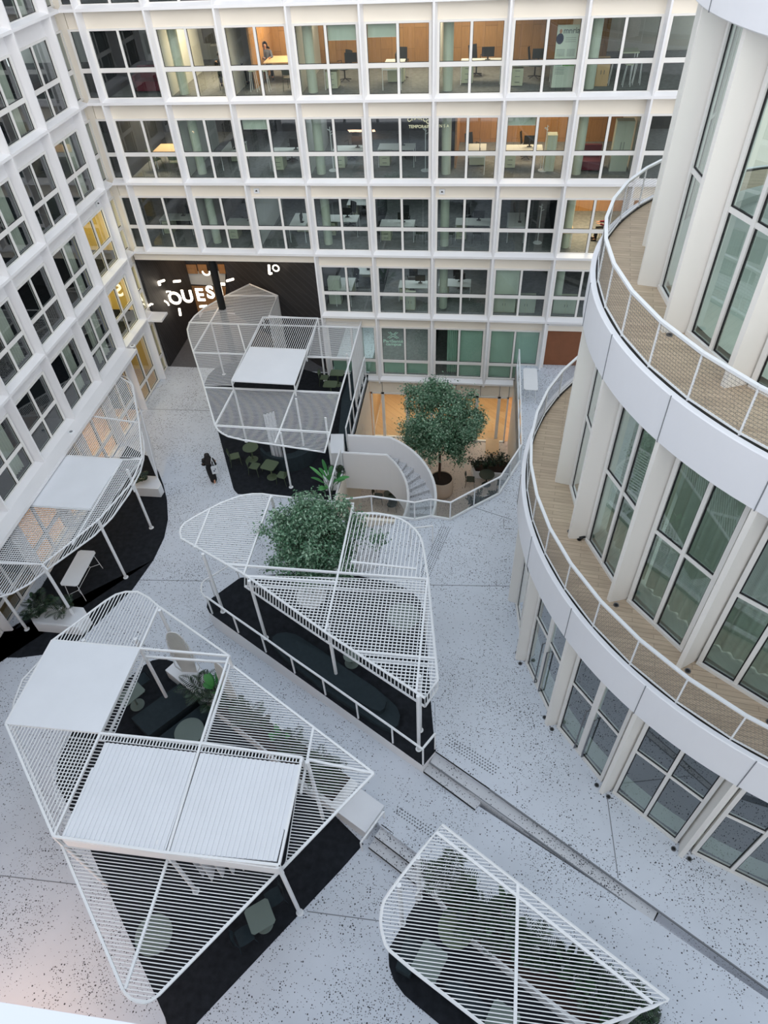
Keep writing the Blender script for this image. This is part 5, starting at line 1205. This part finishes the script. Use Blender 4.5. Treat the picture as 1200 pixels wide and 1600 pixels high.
def coat_stand(x, j, i, mat='metal'):
    r = root('coat_stand', (x, 1.5, fz(j)), 'white coat stand ' + place_of(j, i), 'coat stand'); p = MB(); p.tube((0, 0, 0), (0, 0, 1.75), .018, 8); p.build('pole', M[mat], r); b = MB(); b.lathe([(0, 0), (.2, 0), (.2, .02), (0, .03)], (0, 0, 0), 20); b.build('base', M[mat], r)
    for k in range(5): h_ = MB(); a = k * 1.25; h_.path([(0, 0, 1.45 + .06 * k), (.13 * math.cos(a), .13 * math.sin(a), 1.5 + .06 * k)], .014, 6); h_.build('hook', M[mat], r)
coat_stand(UB[3] + .95, 1, 3); coat_stand(UB[4] + 2.3, 1, 4); coat_stand(UB[6] + 2.0, 2, 6)
coat_stand(UB[6] + 1.85, 1, 6)
# roller blinds and curtains directly behind panes
def blind(x0, x1, z0, z1, label, mat='blind', name='roller_blind', cat='blind'):
    r = root(name, ((x0 + x1) / 2, GD + .2, z0), label, cat, world=True); b = MB(); b.b2(x0, x1, GD + .19, GD + .2, z0, z1); b.build('fabric', M[mat], r); b = MB(); b.tube((x0, GD + .2, z0), (x1, GD + .2, z0), .012, 6); b.build('bottom_bar', M['frame'], r)
for j, i, h_, lf in [(0, 3, 1, .52), (0, 4, 0, .45), (1, 2, 0, .42), (1, 6, 0, .35), (0, 2, 0, .0), (3, 6, 0, 1.4)]:
    if lf == 0: continue
    a = UB[i] + .2 + h_ * 1.2; blind(a, a + 1.1, -j * H - .65 - lf, -j * H - .5, 'pale roller blind, %s pane, %s' % (('left', 'right')[h_], place_of(j, i)))
for i, h_ in [(5, 1), (6, 0), (6, 1)]:
    a = UB[i] + .2 + h_ * 1.2; blind(a, a + 1.15, -16.0, -13.1, 'grey green full height blind, %s pane, %s' % (('left', 'right')[h_], place_of(4, i)), 'curtg')
for i in (3, 4):
    blind(UB[i] + .22, UB[i + 1] - .22, -15.95, -15.25, 'low grey green blind, lower panes, %s' % place_of(4, i), 'curtg')
fancurtain(Vector((UB[5] + .75, GD + .45, 0)), Vector((UB[5] + 1.35, GD + .45, 0)), -13.1, -15.98, .05, 40, 'pleated green grey curtain ' + place_of(4, 5), mat='curtg', wv=12)
# left wing: pale curtains beside some windows, ground floor lit and wood lined
k_ = 0
for j in range(-1, 4):
    for k in range(0, 8):
        if (j * 5 + k * 3) % 4 == 0 or (k == 0 and j >= 2): continue
        y = -UL[k] - .35; k_ += 1
        mb = MB(); n = 24; y1 = y - (.7 if (j + k) % 2 else 1.1)
        A_ = [Vector((XL - GD - .3 + .04 * math.sin(q_ * 1.3), y + (y1 - y) * q_ / n, -j * H - 3.0)) for q_ in range(n + 1)]
        mb.sweep(A_, [Vector((p.x, p.y, -j * H - .5)) for p in A_]); o = mb.build('curtain', M['curt'], None, smooth=True, fix=False)
        tag(o, 'pale curtain of the left wing, %s window from the corner, %s row' % (ORD[k], ROWN[j]), 'curtain', 'pale curtains in the left wing')
mb = MB(); mb.b2(XL - 3.0, XL - 2.9, -27, -3.6, -16, -13); struct('wall_left_inner_wood', mb, M['wood'])
area('left_ground_lamp', (XL - 1.6, -9, -13.3), 1.2, 170, (1, .68, .4), sy=9)
# ================================================================== PEOPLE
def figure(name, loc, rz, J, label, skin='skin', scale=1.0):
    """one continuous body grown with a Skin modifier; J: list of (name, parent, xyz, radius)"""
    r = root(name, loc, label, 'person', rz=rz); idx = {}; vs = []; es = []; rad_l = []
    for n_, p_, c_, r_ in J:
        idx[n_] = len(vs); vs.append(c_); rad_l.append(r_)
        if p_ is not None: es.append((idx[p_], idx[n_]))
    me = D.meshes.new('body'); me.from_pydata(vs, es, []); o = D.objects.new('body', me); COL.objects.link(o); o.parent = r
    md = o.modifiers.new('skin', 'SKIN'); sv = me.skin_vertices
    if not sv:
        bm = bmesh.new(); bm.from_mesh(me); bm.verts.layers.skin.verify(); bm.to_mesh(me); bm.free(); sv = me.skin_vertices
    for i, q in enumerate(rad_l): sv[0].data[i].radius = q if isinstance(q, tuple) else (q, q); sv[0].data[i].use_root = (i == 0)
    md.use_smooth_shade = True; s = o.modifiers.new('sub', 'SUBSURF'); s.levels = 1; s.render_levels = 2; me.materials.append(M[skin]); return r, o
def arm_chain(s, sh, el, wr, fd):
    """shoulder, elbow, wrist and a hand with five fingers pointing along fd"""
    n = 'l' if s < 0 else 'r'; sh, el, wr, fd = Vector(sh), Vector(el), Vector(wr), Vector(fd).normalized()
    side = fd.cross(Vector((0, 1, 0))); side = Vector((0, 1, 0)) if side.length < .3 else Vector((0, 1, 0)); side = (side - fd * side.dot(fd)).normalized(); inn = fd.cross(side) * (-s)
    L = [('sh' + n, 'chest', tuple(sh), .052), ('ua' + n, 'sh' + n, tuple(sh.lerp(el, .5)), .043), ('el' + n, 'ua' + n, tuple(el), .036), ('wr' + n, 'el' + n, tuple(wr), .024)]
    pm = wr + fd * .05; L.append(('pm' + n, 'wr' + n, tuple(pm), (.034, .018)))
    for k, (o_, ln) in enumerate([(-.028, .062), (-.01, .075), (.01, .07), (.026, .055)]):
        a = pm + fd * .045 + side * o_; b = a + fd * ln * .5 + inn * .008; c_ = b + fd * ln * .35 + inn * .022
        L += [('f%d%sa' % (k, n), 'pm' + n, tuple(a), .010), ('f%d%sb' % (k, n), 'f%d%sa' % (k, n), tuple(b), .009), ('f%d%sc' % (k, n), 'f%d%sb' % (k, n), tuple(c_), .008)]
    a = wr + fd * .03 - side * .035; b = a + fd * .03 - side * .022; L += [('t%sa' % n, 'wr' + n, tuple(a), .011), ('t%sb' % n, 't%sa' % n, tuple(b), .009)]
    return L
def head_parts(r, c, face, hairlen, hair='hair', curly=False):
    """face features and hair; c head centre, face unit vector"""
    f = Vector(face).normalized(); s = f.cross(Vector((0, 0, 1))).normalized(); u = Vector((0, 0, 1)); c = Vector(c)
    h = MB(); rings = []; n = 20; m = 9
    # hair cap with opening at the face, falling down the back
    vs = []
    for i in range(m + 1):
        ph = math.pi * .5 * (1 - i / m) if hairlen == 0 else math.pi * .5 - (math.pi * .5 + .35) * i / m
        for j in range(n + 1):
            th = rad(-130) + rad(260) * j / n     # around the back
            d = -f * math.cos(th) + s * math.sin(th); R = .104 + (.012 * math.sin(i * 9 + j * 7) if curly else 0)
            vs.append(c + d * R * math.cos(ph) * 1.02 + u * R * 1.18 * math.sin(ph))
    for k in range(1, 8 if hairlen else 1):
        t = k / 7
        for j in range(n + 1):
            th = rad(-130 + 30 * t) + rad(260 - 60 * t) * j / n; d = -f * math.cos(th) * (1 + .35 * t) + s * math.sin(th) * (1 + .75 * math.sin(t * 2.4))
            vs.append(c + d * .105 - u * (.04 + hairlen * t) - f * .02 * t)
    rows = len(vs) // (n + 1); fs = [(a * (n + 1) + b, a * (n + 1) + b + 1, (a + 1) * (n + 1) + b + 1, (a + 1) * (n + 1) + b) for a in range(rows - 1) for b in range(n)]
    h.add(vs, fs); o = h.build('hair', M[hair], r, smooth=True, fix=False); sm = o.modifiers.new('thick', 'SOLIDIFY'); sm.thickness = .022; sm.offset = 0
    fm = MB(); nose = c + f * .098 - u * .012; fm.add([nose + u * .03, nose - s * .014 - u * .012, nose + s * .014 - u * .012, nose + f * .02 - u * .01], [(0, 1, 3), (0, 3, 2), (1, 2, 3), (0, 2, 1)])
    fm.build('nose', M['skin'], r)
    for k in (-1, 1): e = MB(); e.lathe([(0, -.006), (.008, 0), (0, .006)], tuple(c + f * .09 + s * .032 * k + u * .012), 8); e.build('eye', M['hair'], r)
    for k in (-1, 1): e = MB(); e.lathe([(0, -.03), (.013, -.012), (.015, .012), (0, .03)], tuple(c + s * .088 * k), 8); e.build('ear', M['skin'], r)
    e = MB(); e.beam(c + f * .092 - u * .048 - s * .02, c + f * .092 - u * .048 + s * .02, .008, .008); e.build('mouth', M['red'], r)
def robe(r, rings, mat, name='dress'):
    mb = MB(); n = 28; vs = []
    for (cx, cyy, z, rx, ry) in rings:
        for j in range(n):
            a = 2 * math.pi * j / n; w = 1 + (.05 * math.sin(a * 7 + z * 3) if z < .8 else 0); vs.append((cx + rx * w * math.cos(a), cyy + ry * w * math.sin(a), z))
    fs = [(i * n + j, i * n + (j + 1) % n, (i + 1) * n + (j + 1) % n, (i + 1) * n + j) for i in range(len(rings) - 1) for j in range(n)]
    mb.add(vs, fs); return mb.build(name, M[mat], r, smooth=True, fix=False)
def sleeve(r, pts, rs, mat): mb = MB(); mb.path(smooth_poly([Vector(p) for p in pts], 1), [rs[0] + (rs[-1] - rs[0]) * i / (2 * len(pts) - 3) for i in range(2 * (len(pts) - 1))][:len(smooth_poly([Vector(p) for p in pts], 1))], 12); return mb.build('sleeve', M[mat], r, smooth=True)
# walking woman (faces away from the camera)
J = [('hip', None, (0, 0, .90), (.125, .095)), ('waist', 'hip', (0, .0, 1.04), (.10, .08)), ('chest', 'waist', (0, .01, 1.24), (.125, .09)), ('neckb', 'chest', (0, .01, 1.37), (.055, .05)), ('neck', 'neckb', (0, .02, 1.43), .042), ('head', 'neck', (0, .035, 1.50), .078), ('crown', 'head', (0, .03, 1.575), .078),
     ('hl', 'hip', (-.085, 0, .84), .085), ('kl', 'hl', (-.08, .12, .47), .055), ('al', 'kl', (-.07, .06, .09), .036), ('tl', 'al', (-.07, .20, .035), (.04, .025)),
     ('hr', 'hip', (.085, 0, .84), .085), ('kr', 'hr', (.09, -.02, .46), .055), ('ar', 'kr', (.08, -.20, .12), .036), ('tr', 'ar', (.08, -.08, .035), (.04, .025))]
J += arm_chain(-1, (-.17, .01, 1.33), (-.25, -.02, 1.08), (-.23, .12, .93), (.1, .8, -.3)) + arm_chain(1, (.17, .01, 1.33), (.27, -.03, 1.07), (.22, .17, .98), (-.1, .7, .1))
wr_, wo = figure('person', (-9.12, -8.55, LOW), rad(8), J, 'woman in black with long dark hair walking on the white floor, carrying a tote')
head_parts(wr_, (0, .035, 1.535), (0, 1, 0), .36)
robe(wr_, [(0, .01, 1.40, .075, .065), (0, .01, 1.36, .16, .10), (0, .01, 1.28, .195, .125), (0, .005, 1.12, .165, .12), (0, 0, 1.0, .155, .12), (0, 0, .88, .19, .15), (0, 0, .7, .185, .155), (0, -.01, .5, .17, .165), (.01, -.02, .3, .15, .17), (.015, -.03, .13, .135, .165)], 'cloth')
for s_, pts in ((-1, [(-.17, .01, 1.34), (-.22, 0, 1.2), (-.25, -.02, 1.08), (-.235, .10, .95)]), (1, [(.17, .01, 1.34), (.23, 0, 1.2), (.27, -.03, 1.07), (.23, .13, .99)])):
    mb = MB(); mb.path(pts, [.085, .08, .075, .058], 12); mb.build('sleeve', M['cloth'], wr_, smooth=True)
for x, y in ((-.07, .14), (.08, -.12)):
    mb = MB(); mb.box((x, y, .04), (.085, .24, .07)); mb.build('shoe', M['tote'], wr_)
r = root('tote_bag', (-9.12, -8.55, LOW), 'white tote bag with blue print hanging from the walking woman\'s right shoulder', 'bag', rz=rad(8))
mb = MB(); mb.prism([(.11, -.23), (.37, -.17), (.39, -.10), (.36, -.08), (.12, -.15)], .66, 1.06); bb_ = mb.build('bag_body', M['tote'], r)
for x_ in (.18, .31): mb = MB(); mb.path([(x_, -.17, 1.05), (x_ * .85, -.14, 1.25), (.185, -.03, 1.405), (.17, .05, 1.40), (.19, .10, 1.25)], .014, 6); mb.build('strap', M['tote'], r)
mb = MB(); mb.beam((.19, -.222, .84), (.25, -.208, .84), .01, .06); mb.beam((.26, -.206, .93), (.31, -.195, .93), .01, .04); mb.build('print', M['inkd'], bb_)
def seated(loc, rz, label, top='clothg', hairlen=.25, curly=False):
    J = [('hip', None, (0, 0, .52), (.13, .11)), ('waist', 'hip', (0, 0, .68), (.11, .09)), ('chest', 'waist', (0, .02, .88), (.13, .095)), ('neckb', 'chest', (0, .03, 1.01), .05), ('neck', 'neckb', (0, .04, 1.07), .042), ('head', 'neck', (0, .06, 1.15), .078), ('crown', 'head', (0, .05, 1.22), .078),
         ('hl', 'hip', (-.1, .05, .52), .08), ('kl', 'hl', (-.12, .42, .50), .055), ('al', 'kl', (-.12, .44, .09), .036), ('tl', 'al', (-.12, .58, .035), (.04, .025)), ('hr', 'hip', (.1, .05, .52), .08), ('kr', 'hr', (.12, .42, .50), .055), ('ar', 'kr', (.12, .44, .09), .036), ('tr', 'ar', (.12, .58, .035), (.04, .025))]
    J += arm_chain(-1, (-.18, .02, .97), (-.24, .12, .74), (-.12, .36, .78), (.2, .9, 0)) + arm_chain(1, (.18, .02, .97), (.24, .12, .74), (.12, .36, .78), (-.2, .9, 0))
    r, o = figure('person', loc, rz, J, label); head_parts(r, (0, .06, 1.185), (0, 1, 0), hairlen, curly=curly)
    robe(r, [(0, .03, 1.03, .065, .06), (0, .02, 1.0, .16, .1), (0, .02, .9, .18, .125), (0, 0, .7, .155, .125), (0, 0, .55, .17, .15), (0, 0, .46, .17, .16)], top, 'shirt')
    for s_ in (-1, 1):
        mb = MB(); mb.path([(s_ * .18, .02, .97), (s_ * .24, .12, .745), (s_ * .14, .33, .78)], [.066, .055, .04], 12); mb.build('sleeve', M[top], r, smooth=True)
        mb = MB(); mb.path([(s_ * .09, .02, .5), (s_ * .12, .42, .5), (s_ * .12, .44, .12)], [.1, .075, .06], 12); mb.build('trouser_leg', M['cloth'], r, smooth=True)
        mb = MB(); mb.box((s_ * .12, .51, .04), (.085, .24, .07)); mb.build('shoe', M['black'], r)
    return r
sw = aty(413, 82, 3.4); seated((sw.x, 3.6, fz(0)), rad(200), 'dark haired person at the pale meeting table, ' + place_of(0, 2), 'clothg', .12)
seated((UB[1] + 2.0, 1.9, fz(0)), rad(20), 'left dark silhouette of a seated person, ' + place_of(0, 1), 'cloth', 0)
seated((UB[1] + 2.5, 2.1, fz(0)), rad(-20), 'right dark silhouette of a seated person, ' + place_of(0, 1), 'cloth', 0)
seated((UB[7] + 2.3, 1.9, fz(2)), rad(90), 'curly haired person seated in red, ' + place_of(2, 7), 'red', .15, True)
for x, y, j, l in [(sw.x, 3.6, 0, 'under the person at the meeting table'), (UB[1] + 2.0, 1.9, 0, 'under the left silhouette'), (UB[1] + 2.5, 2.1, 0, 'under the right silhouette'), (UB[7] + 2.3, 1.9, 2, 'under the curly haired person')]:
    placed(ch_dark, ud, (x, y, fz(j)), rad({'under the person at the meeting table': 200, 'under the left silhouette': 20, 'under the right silhouette': -20}.get(l, 90)) + math.pi, 'dark chair %s on the %s office floor' % (l, ROWN[j]), 'chair')
# ================================================================== SIGNS AND MARKS
def text_mesh(txt, size, depth, bold=0.0):
    c_ = D.curves.new('t', 'FONT'); c_.body = txt; c_.size = size; c_.extrude = depth; c_.offset = bold; c_.align_x = 'CENTER'; c_.align_y = 'CENTER'
    o = D.objects.new('t', c_); COL.objects.link(o); dg = bpy.context.evaluated_depsgraph_get(); me = D.meshes.new_from_object(o.evaluated_get(dg)); D.objects.remove(o); return me
def put_text(txt, loc, size, mat, parent, name='lettering', depth=.004, bold=0.0, rot=(math.pi / 2, 0, 0), sx=1.0):
    me = text_mesh(txt, size, depth, bold); me.materials.clear(); me.materials.append(M[mat]); o = D.objects.new(name, me); COL.objects.link(o)
    o.parent = parent; o.location = Vector(loc) - (parent.location if parent else Vector()); o.rotation_euler = rot; o.scale = (sx, 1, 1); return o
YS = 2.5
c_ = aty(305, 464, YS); r = root('illuminated_sign', c_, 'lit white letters OUEST with loose light strokes hanging in the dark passage', 'sign')
for ch, x, y, hp, sx in [('O', 273.5, 467, 23, .95), ('U', 293, 464, 22, .95), ('E', 312.5, 461.5, 22, 1.0), ('S', 328.5, 457.5, 22, 1.0), ('T', 345, 453, 22, 1.0)]:
    p = aty(x, y, YS); put_text(ch, p, .98, 'letter', r, 'letter', .03, .018, sx=sx)
def stroke(a, b=None, arc_=None, y=YS - .1, w=.09):
    mb = MB()
    if a[0] < 268: y = min(y, atx(a[0], a[1], XL - .12).y)
    if arc_ is None: p, q = aty(*a, y), aty(*b, y); mb.beam(p, q, .1, w)
    else:
        c = aty(*a, y); R, a0, a1 = arc_; pts = [c + Vector((R * math.cos(rad(a0 + (a1 - a0) * i / 10)), 0, R * math.sin(rad(a0 + (a1 - a0) * i / 10)))) for i in range(11)]; mb.path(pts, w * .5, 6)
    o = mb.build('light_stroke', M['letter'], r); o.matrix_parent_inverse = Matrix.Translation(-r.location)
stroke((247, 441), (257, 438)); stroke((248, 441), (250, 446)); stroke((271, 440), (282, 439)); stroke((354, 439), (365, 436)); stroke((280, 482), (282, 493)); stroke((312, 479), (323, 478))
stroke((322, 424), arc_=(.2, 180, 360)); stroke((256, 477), arc_=(.28, 0, 70)); stroke((238, 479), arc_=(.14, 60, 160)); stroke((266, 464), arc_=(.32, 70, 170))
for i_, (a, b) in enumerate([((420, 414), (421, 428)), ((421, 428), (425, 427))]): stroke(a, b, y=2.0, w=.07)
stroke((431, 419), arc_=(.16, 0, 360), y=2.0, w=.07)
# logo on the ground floor glass
GL = GD - .02
c_ = aty(614.3, 531, GL); r = root('glass_lettering', c_, 'mint lettering with crossed logo on the dark pane above the sunken court', 'lettering')
w1 = (aty(629.7, 533, GL) - aty(599, 533, GL)).x
o = put_text('PariSanté', aty(614.3, 533.3, GL), .24, 'vinyl', r, depth=.002, bold=.004); xs_ = [v.co.x for v in o.data.vertices]; o.scale.x = w1 / (max(xs_) - min(xs_))
w2 = (aty(627, 538, GL) - aty(603, 538, GL)).x
o = put_text('campus', aty(615, 538, GL), .22, 'vinyl', r, depth=.002, bold=.006); xs_ = [v.co.x for v in o.data.vertices]; o.scale.x = w2 / (max(xs_) - min(xs_))
mb = MB(); cc = aty(614.3, 524, GL)
for s_ in (-1, 1):
    for pts in ([(.30 * s_, -.15), (.06 * s_, .02), (.26 * s_, .18)], [(.22 * s_, -.19), (.0, -.05)], [(.0, .05), (.17 * s_, .2)]):
        mb.path([cc + Vector((a * .95, 0, b * .95)) for a, b in pts], .018, 4)
o = mb.build('logo', M['vinyl'], r); o.matrix_parent_inverse = Matrix.Translation(-r.location)
c_ = aty(668, 190, GL); r = root('glass_lettering', c_, 'small cream arched lettering on the dark pane of the second office row', 'lettering')
for k, ch in enumerate('CHARCONN'):
    a = 118 - k * 13.5; cx_ = aty(652, 213, GL); R = .68; p = cx_ + Vector((R * math.cos(rad(a)), 0, R * math.sin(rad(a)))); put_text(ch, p, .2, 'vinylw', r, depth=.002, bold=.006, rot=(math.pi / 2, rad(90 - a), 0))
put_text('TEMPORAINS', aty(657, 198, GL), .16, 'vinylw', r, depth=.002, bold=.003)
c_ = aty(694, 197, GL); r = root('glass_lettering', c_, 'tiny cream lettering at the left of the brown lit office in the second row', 'lettering'); put_text('N S A', c_, .16, 'vinylw', r, depth=.002)
# roll-up poster
YP = 1.0; q = [aty(872, 39, YP), aty(906.5, 39.5, YP), aty(892.5, 142.5, YP), aty(860.5, 139.5, YP)]; x0 = (q[0].x + q[3].x) / 2; x1 = (q[1].x + q[2].x) / 2; zt = q[0].z; zb = max(fz(0) + .05, q[2].z)
r = root('rollup_poster', ((x0 + x1) / 2, YP, fz(0)), 'tall pale roll-up poster with a portrait and small print behind the top floor glass', 'poster', world=True)
mb = MB(); mb.b2(x0, x1, YP - .005, YP + .005, zb, zt); mb.build('banner', M['paper'], r); mb = MB(); mb.b2(x0 - .03, x1 + .03, YP - .08, YP + .08, fz(0), fz(0) + .07); mb.build('base', M['steel'], r)
W_ = x1 - x0; Hh = zt - zb
def pb(u0, u1, v0, v1, mat, nm='print'): mb = MB(); mb.b2(x0 + u0 * W_, x0 + u1 * W_, YP - .009, YP - .006, zb + v0 * Hh, zb + v1 * Hh); mb.build(nm, M[mat], r)
mb = MB(); n = 24; mb.add([(x0 + W_ * (.16 + .17 * math.cos(6.283 * i / n)), YP - .009, zb + Hh * (.79 + .085 * math.sin(6.283 * i / n))) for i in range(n)], [tuple(range(n))]); mb.build('portrait_body', M['inkd'], r)
mb = MB(); mb.add([(x0 + W_ * (.17 + .06 * math.cos(6.283 * i / n)), YP - .011, zb + Hh * (.905 + .035 * math.sin(6.283 * i / n))) for i in range(n)], [tuple(range(n))]); mb.build('portrait_head', M['skin'], r)
for k in range(3): pb(.42, .9, .80 - k * .03, .806 - k * .03, 'ink')
for k in range(6): pb(.06, .45, .62 - k * .02, .626 - k * .02, 'ink'); pb(.55, .92, .62 - k * .02, .626 - k * .02, 'ink')
pb(.42, .98, .36, .46, 'lime'); pb(.08, .36, .36, .45, 'curtg')
for k in range(5): pb(.1, .55, .33 - k * .025, .336 - k * .025, 'ink')
t = text_mesh('mnria', .26, .002, .004); t.materials.clear(); t.materials.append(M['ink']); o = D.objects.new('lettering', t); COL.objects.link(o); o.parent = r; o.location = Vector((x0 + W_ * .66, YP - .012, zb + Hh * .91)) - r.location; o.rotation_euler = (math.pi / 2, 0, 0)
# small devices on the facades
def sensor(p, label, ax):
    r = root('wall_sensor', p, label, 'sensor'); b = MB(); b.box((0, 0, 0), (.24, .06, .2) if ax == 'y' else (.06, .24, .2)); b.build('housing', M['metal'], r)
    b = MB(); b.lathe([(0, -.02), (.05, 0), (0, .05)], (0, -.05, 0) if ax == 'y' else (.05, 0, 0), 12); b.build('lens', M['black'], r)
sensor(aty(401, 298, GD - .04), 'small white wall sensor on the spandrel above the third row, left part', 'y'); sensor(aty(690.7, 299.5, GD - .04), 'small white wall sensor on the spandrel above the third row, middle part', 'y'); sensor(atx(152, 318, XL - GD + .04), 'small white wall sensor above the yellow stairwell window', 'x')
for (x, y, l) in [(207, 545, 'farther'), (108, 672, 'nearer')]:
    p = atx(x, y, XL + .2); r = root('drain_cap', (XL + .25, p.y, -4 * H + .1), '%s small white drain cap on the wide ledge of the left facade' % l, 'drain cap'); b = MB(); b.lathe([(.13, 0), (.13, .03), (.11, .04), (0, .04)], (0, 0, 0), 18); b.build('rim', M['metal'], r); b = MB(); b.lathe([(0, .045), (.07, .045)], (0, 0, 0), 14); b.build('grate', M['joint'], r, fix=False)
p = at(905, 843, -9.2); r = root('floor_spotlight', p, 'small black floor spotlight at the foot of a fin on the lower balcony', 'light'); b = MB(); b.lathe([(0, 0), (.06, 0), (.06, .02), (0, .02)], (0, 0, 0), 12); b.build('base', M['black'], r); b = MB(); b.tube((0, 0, .05), (.14, .05, .09), .045, 10); b.build('head', M['black'], r)
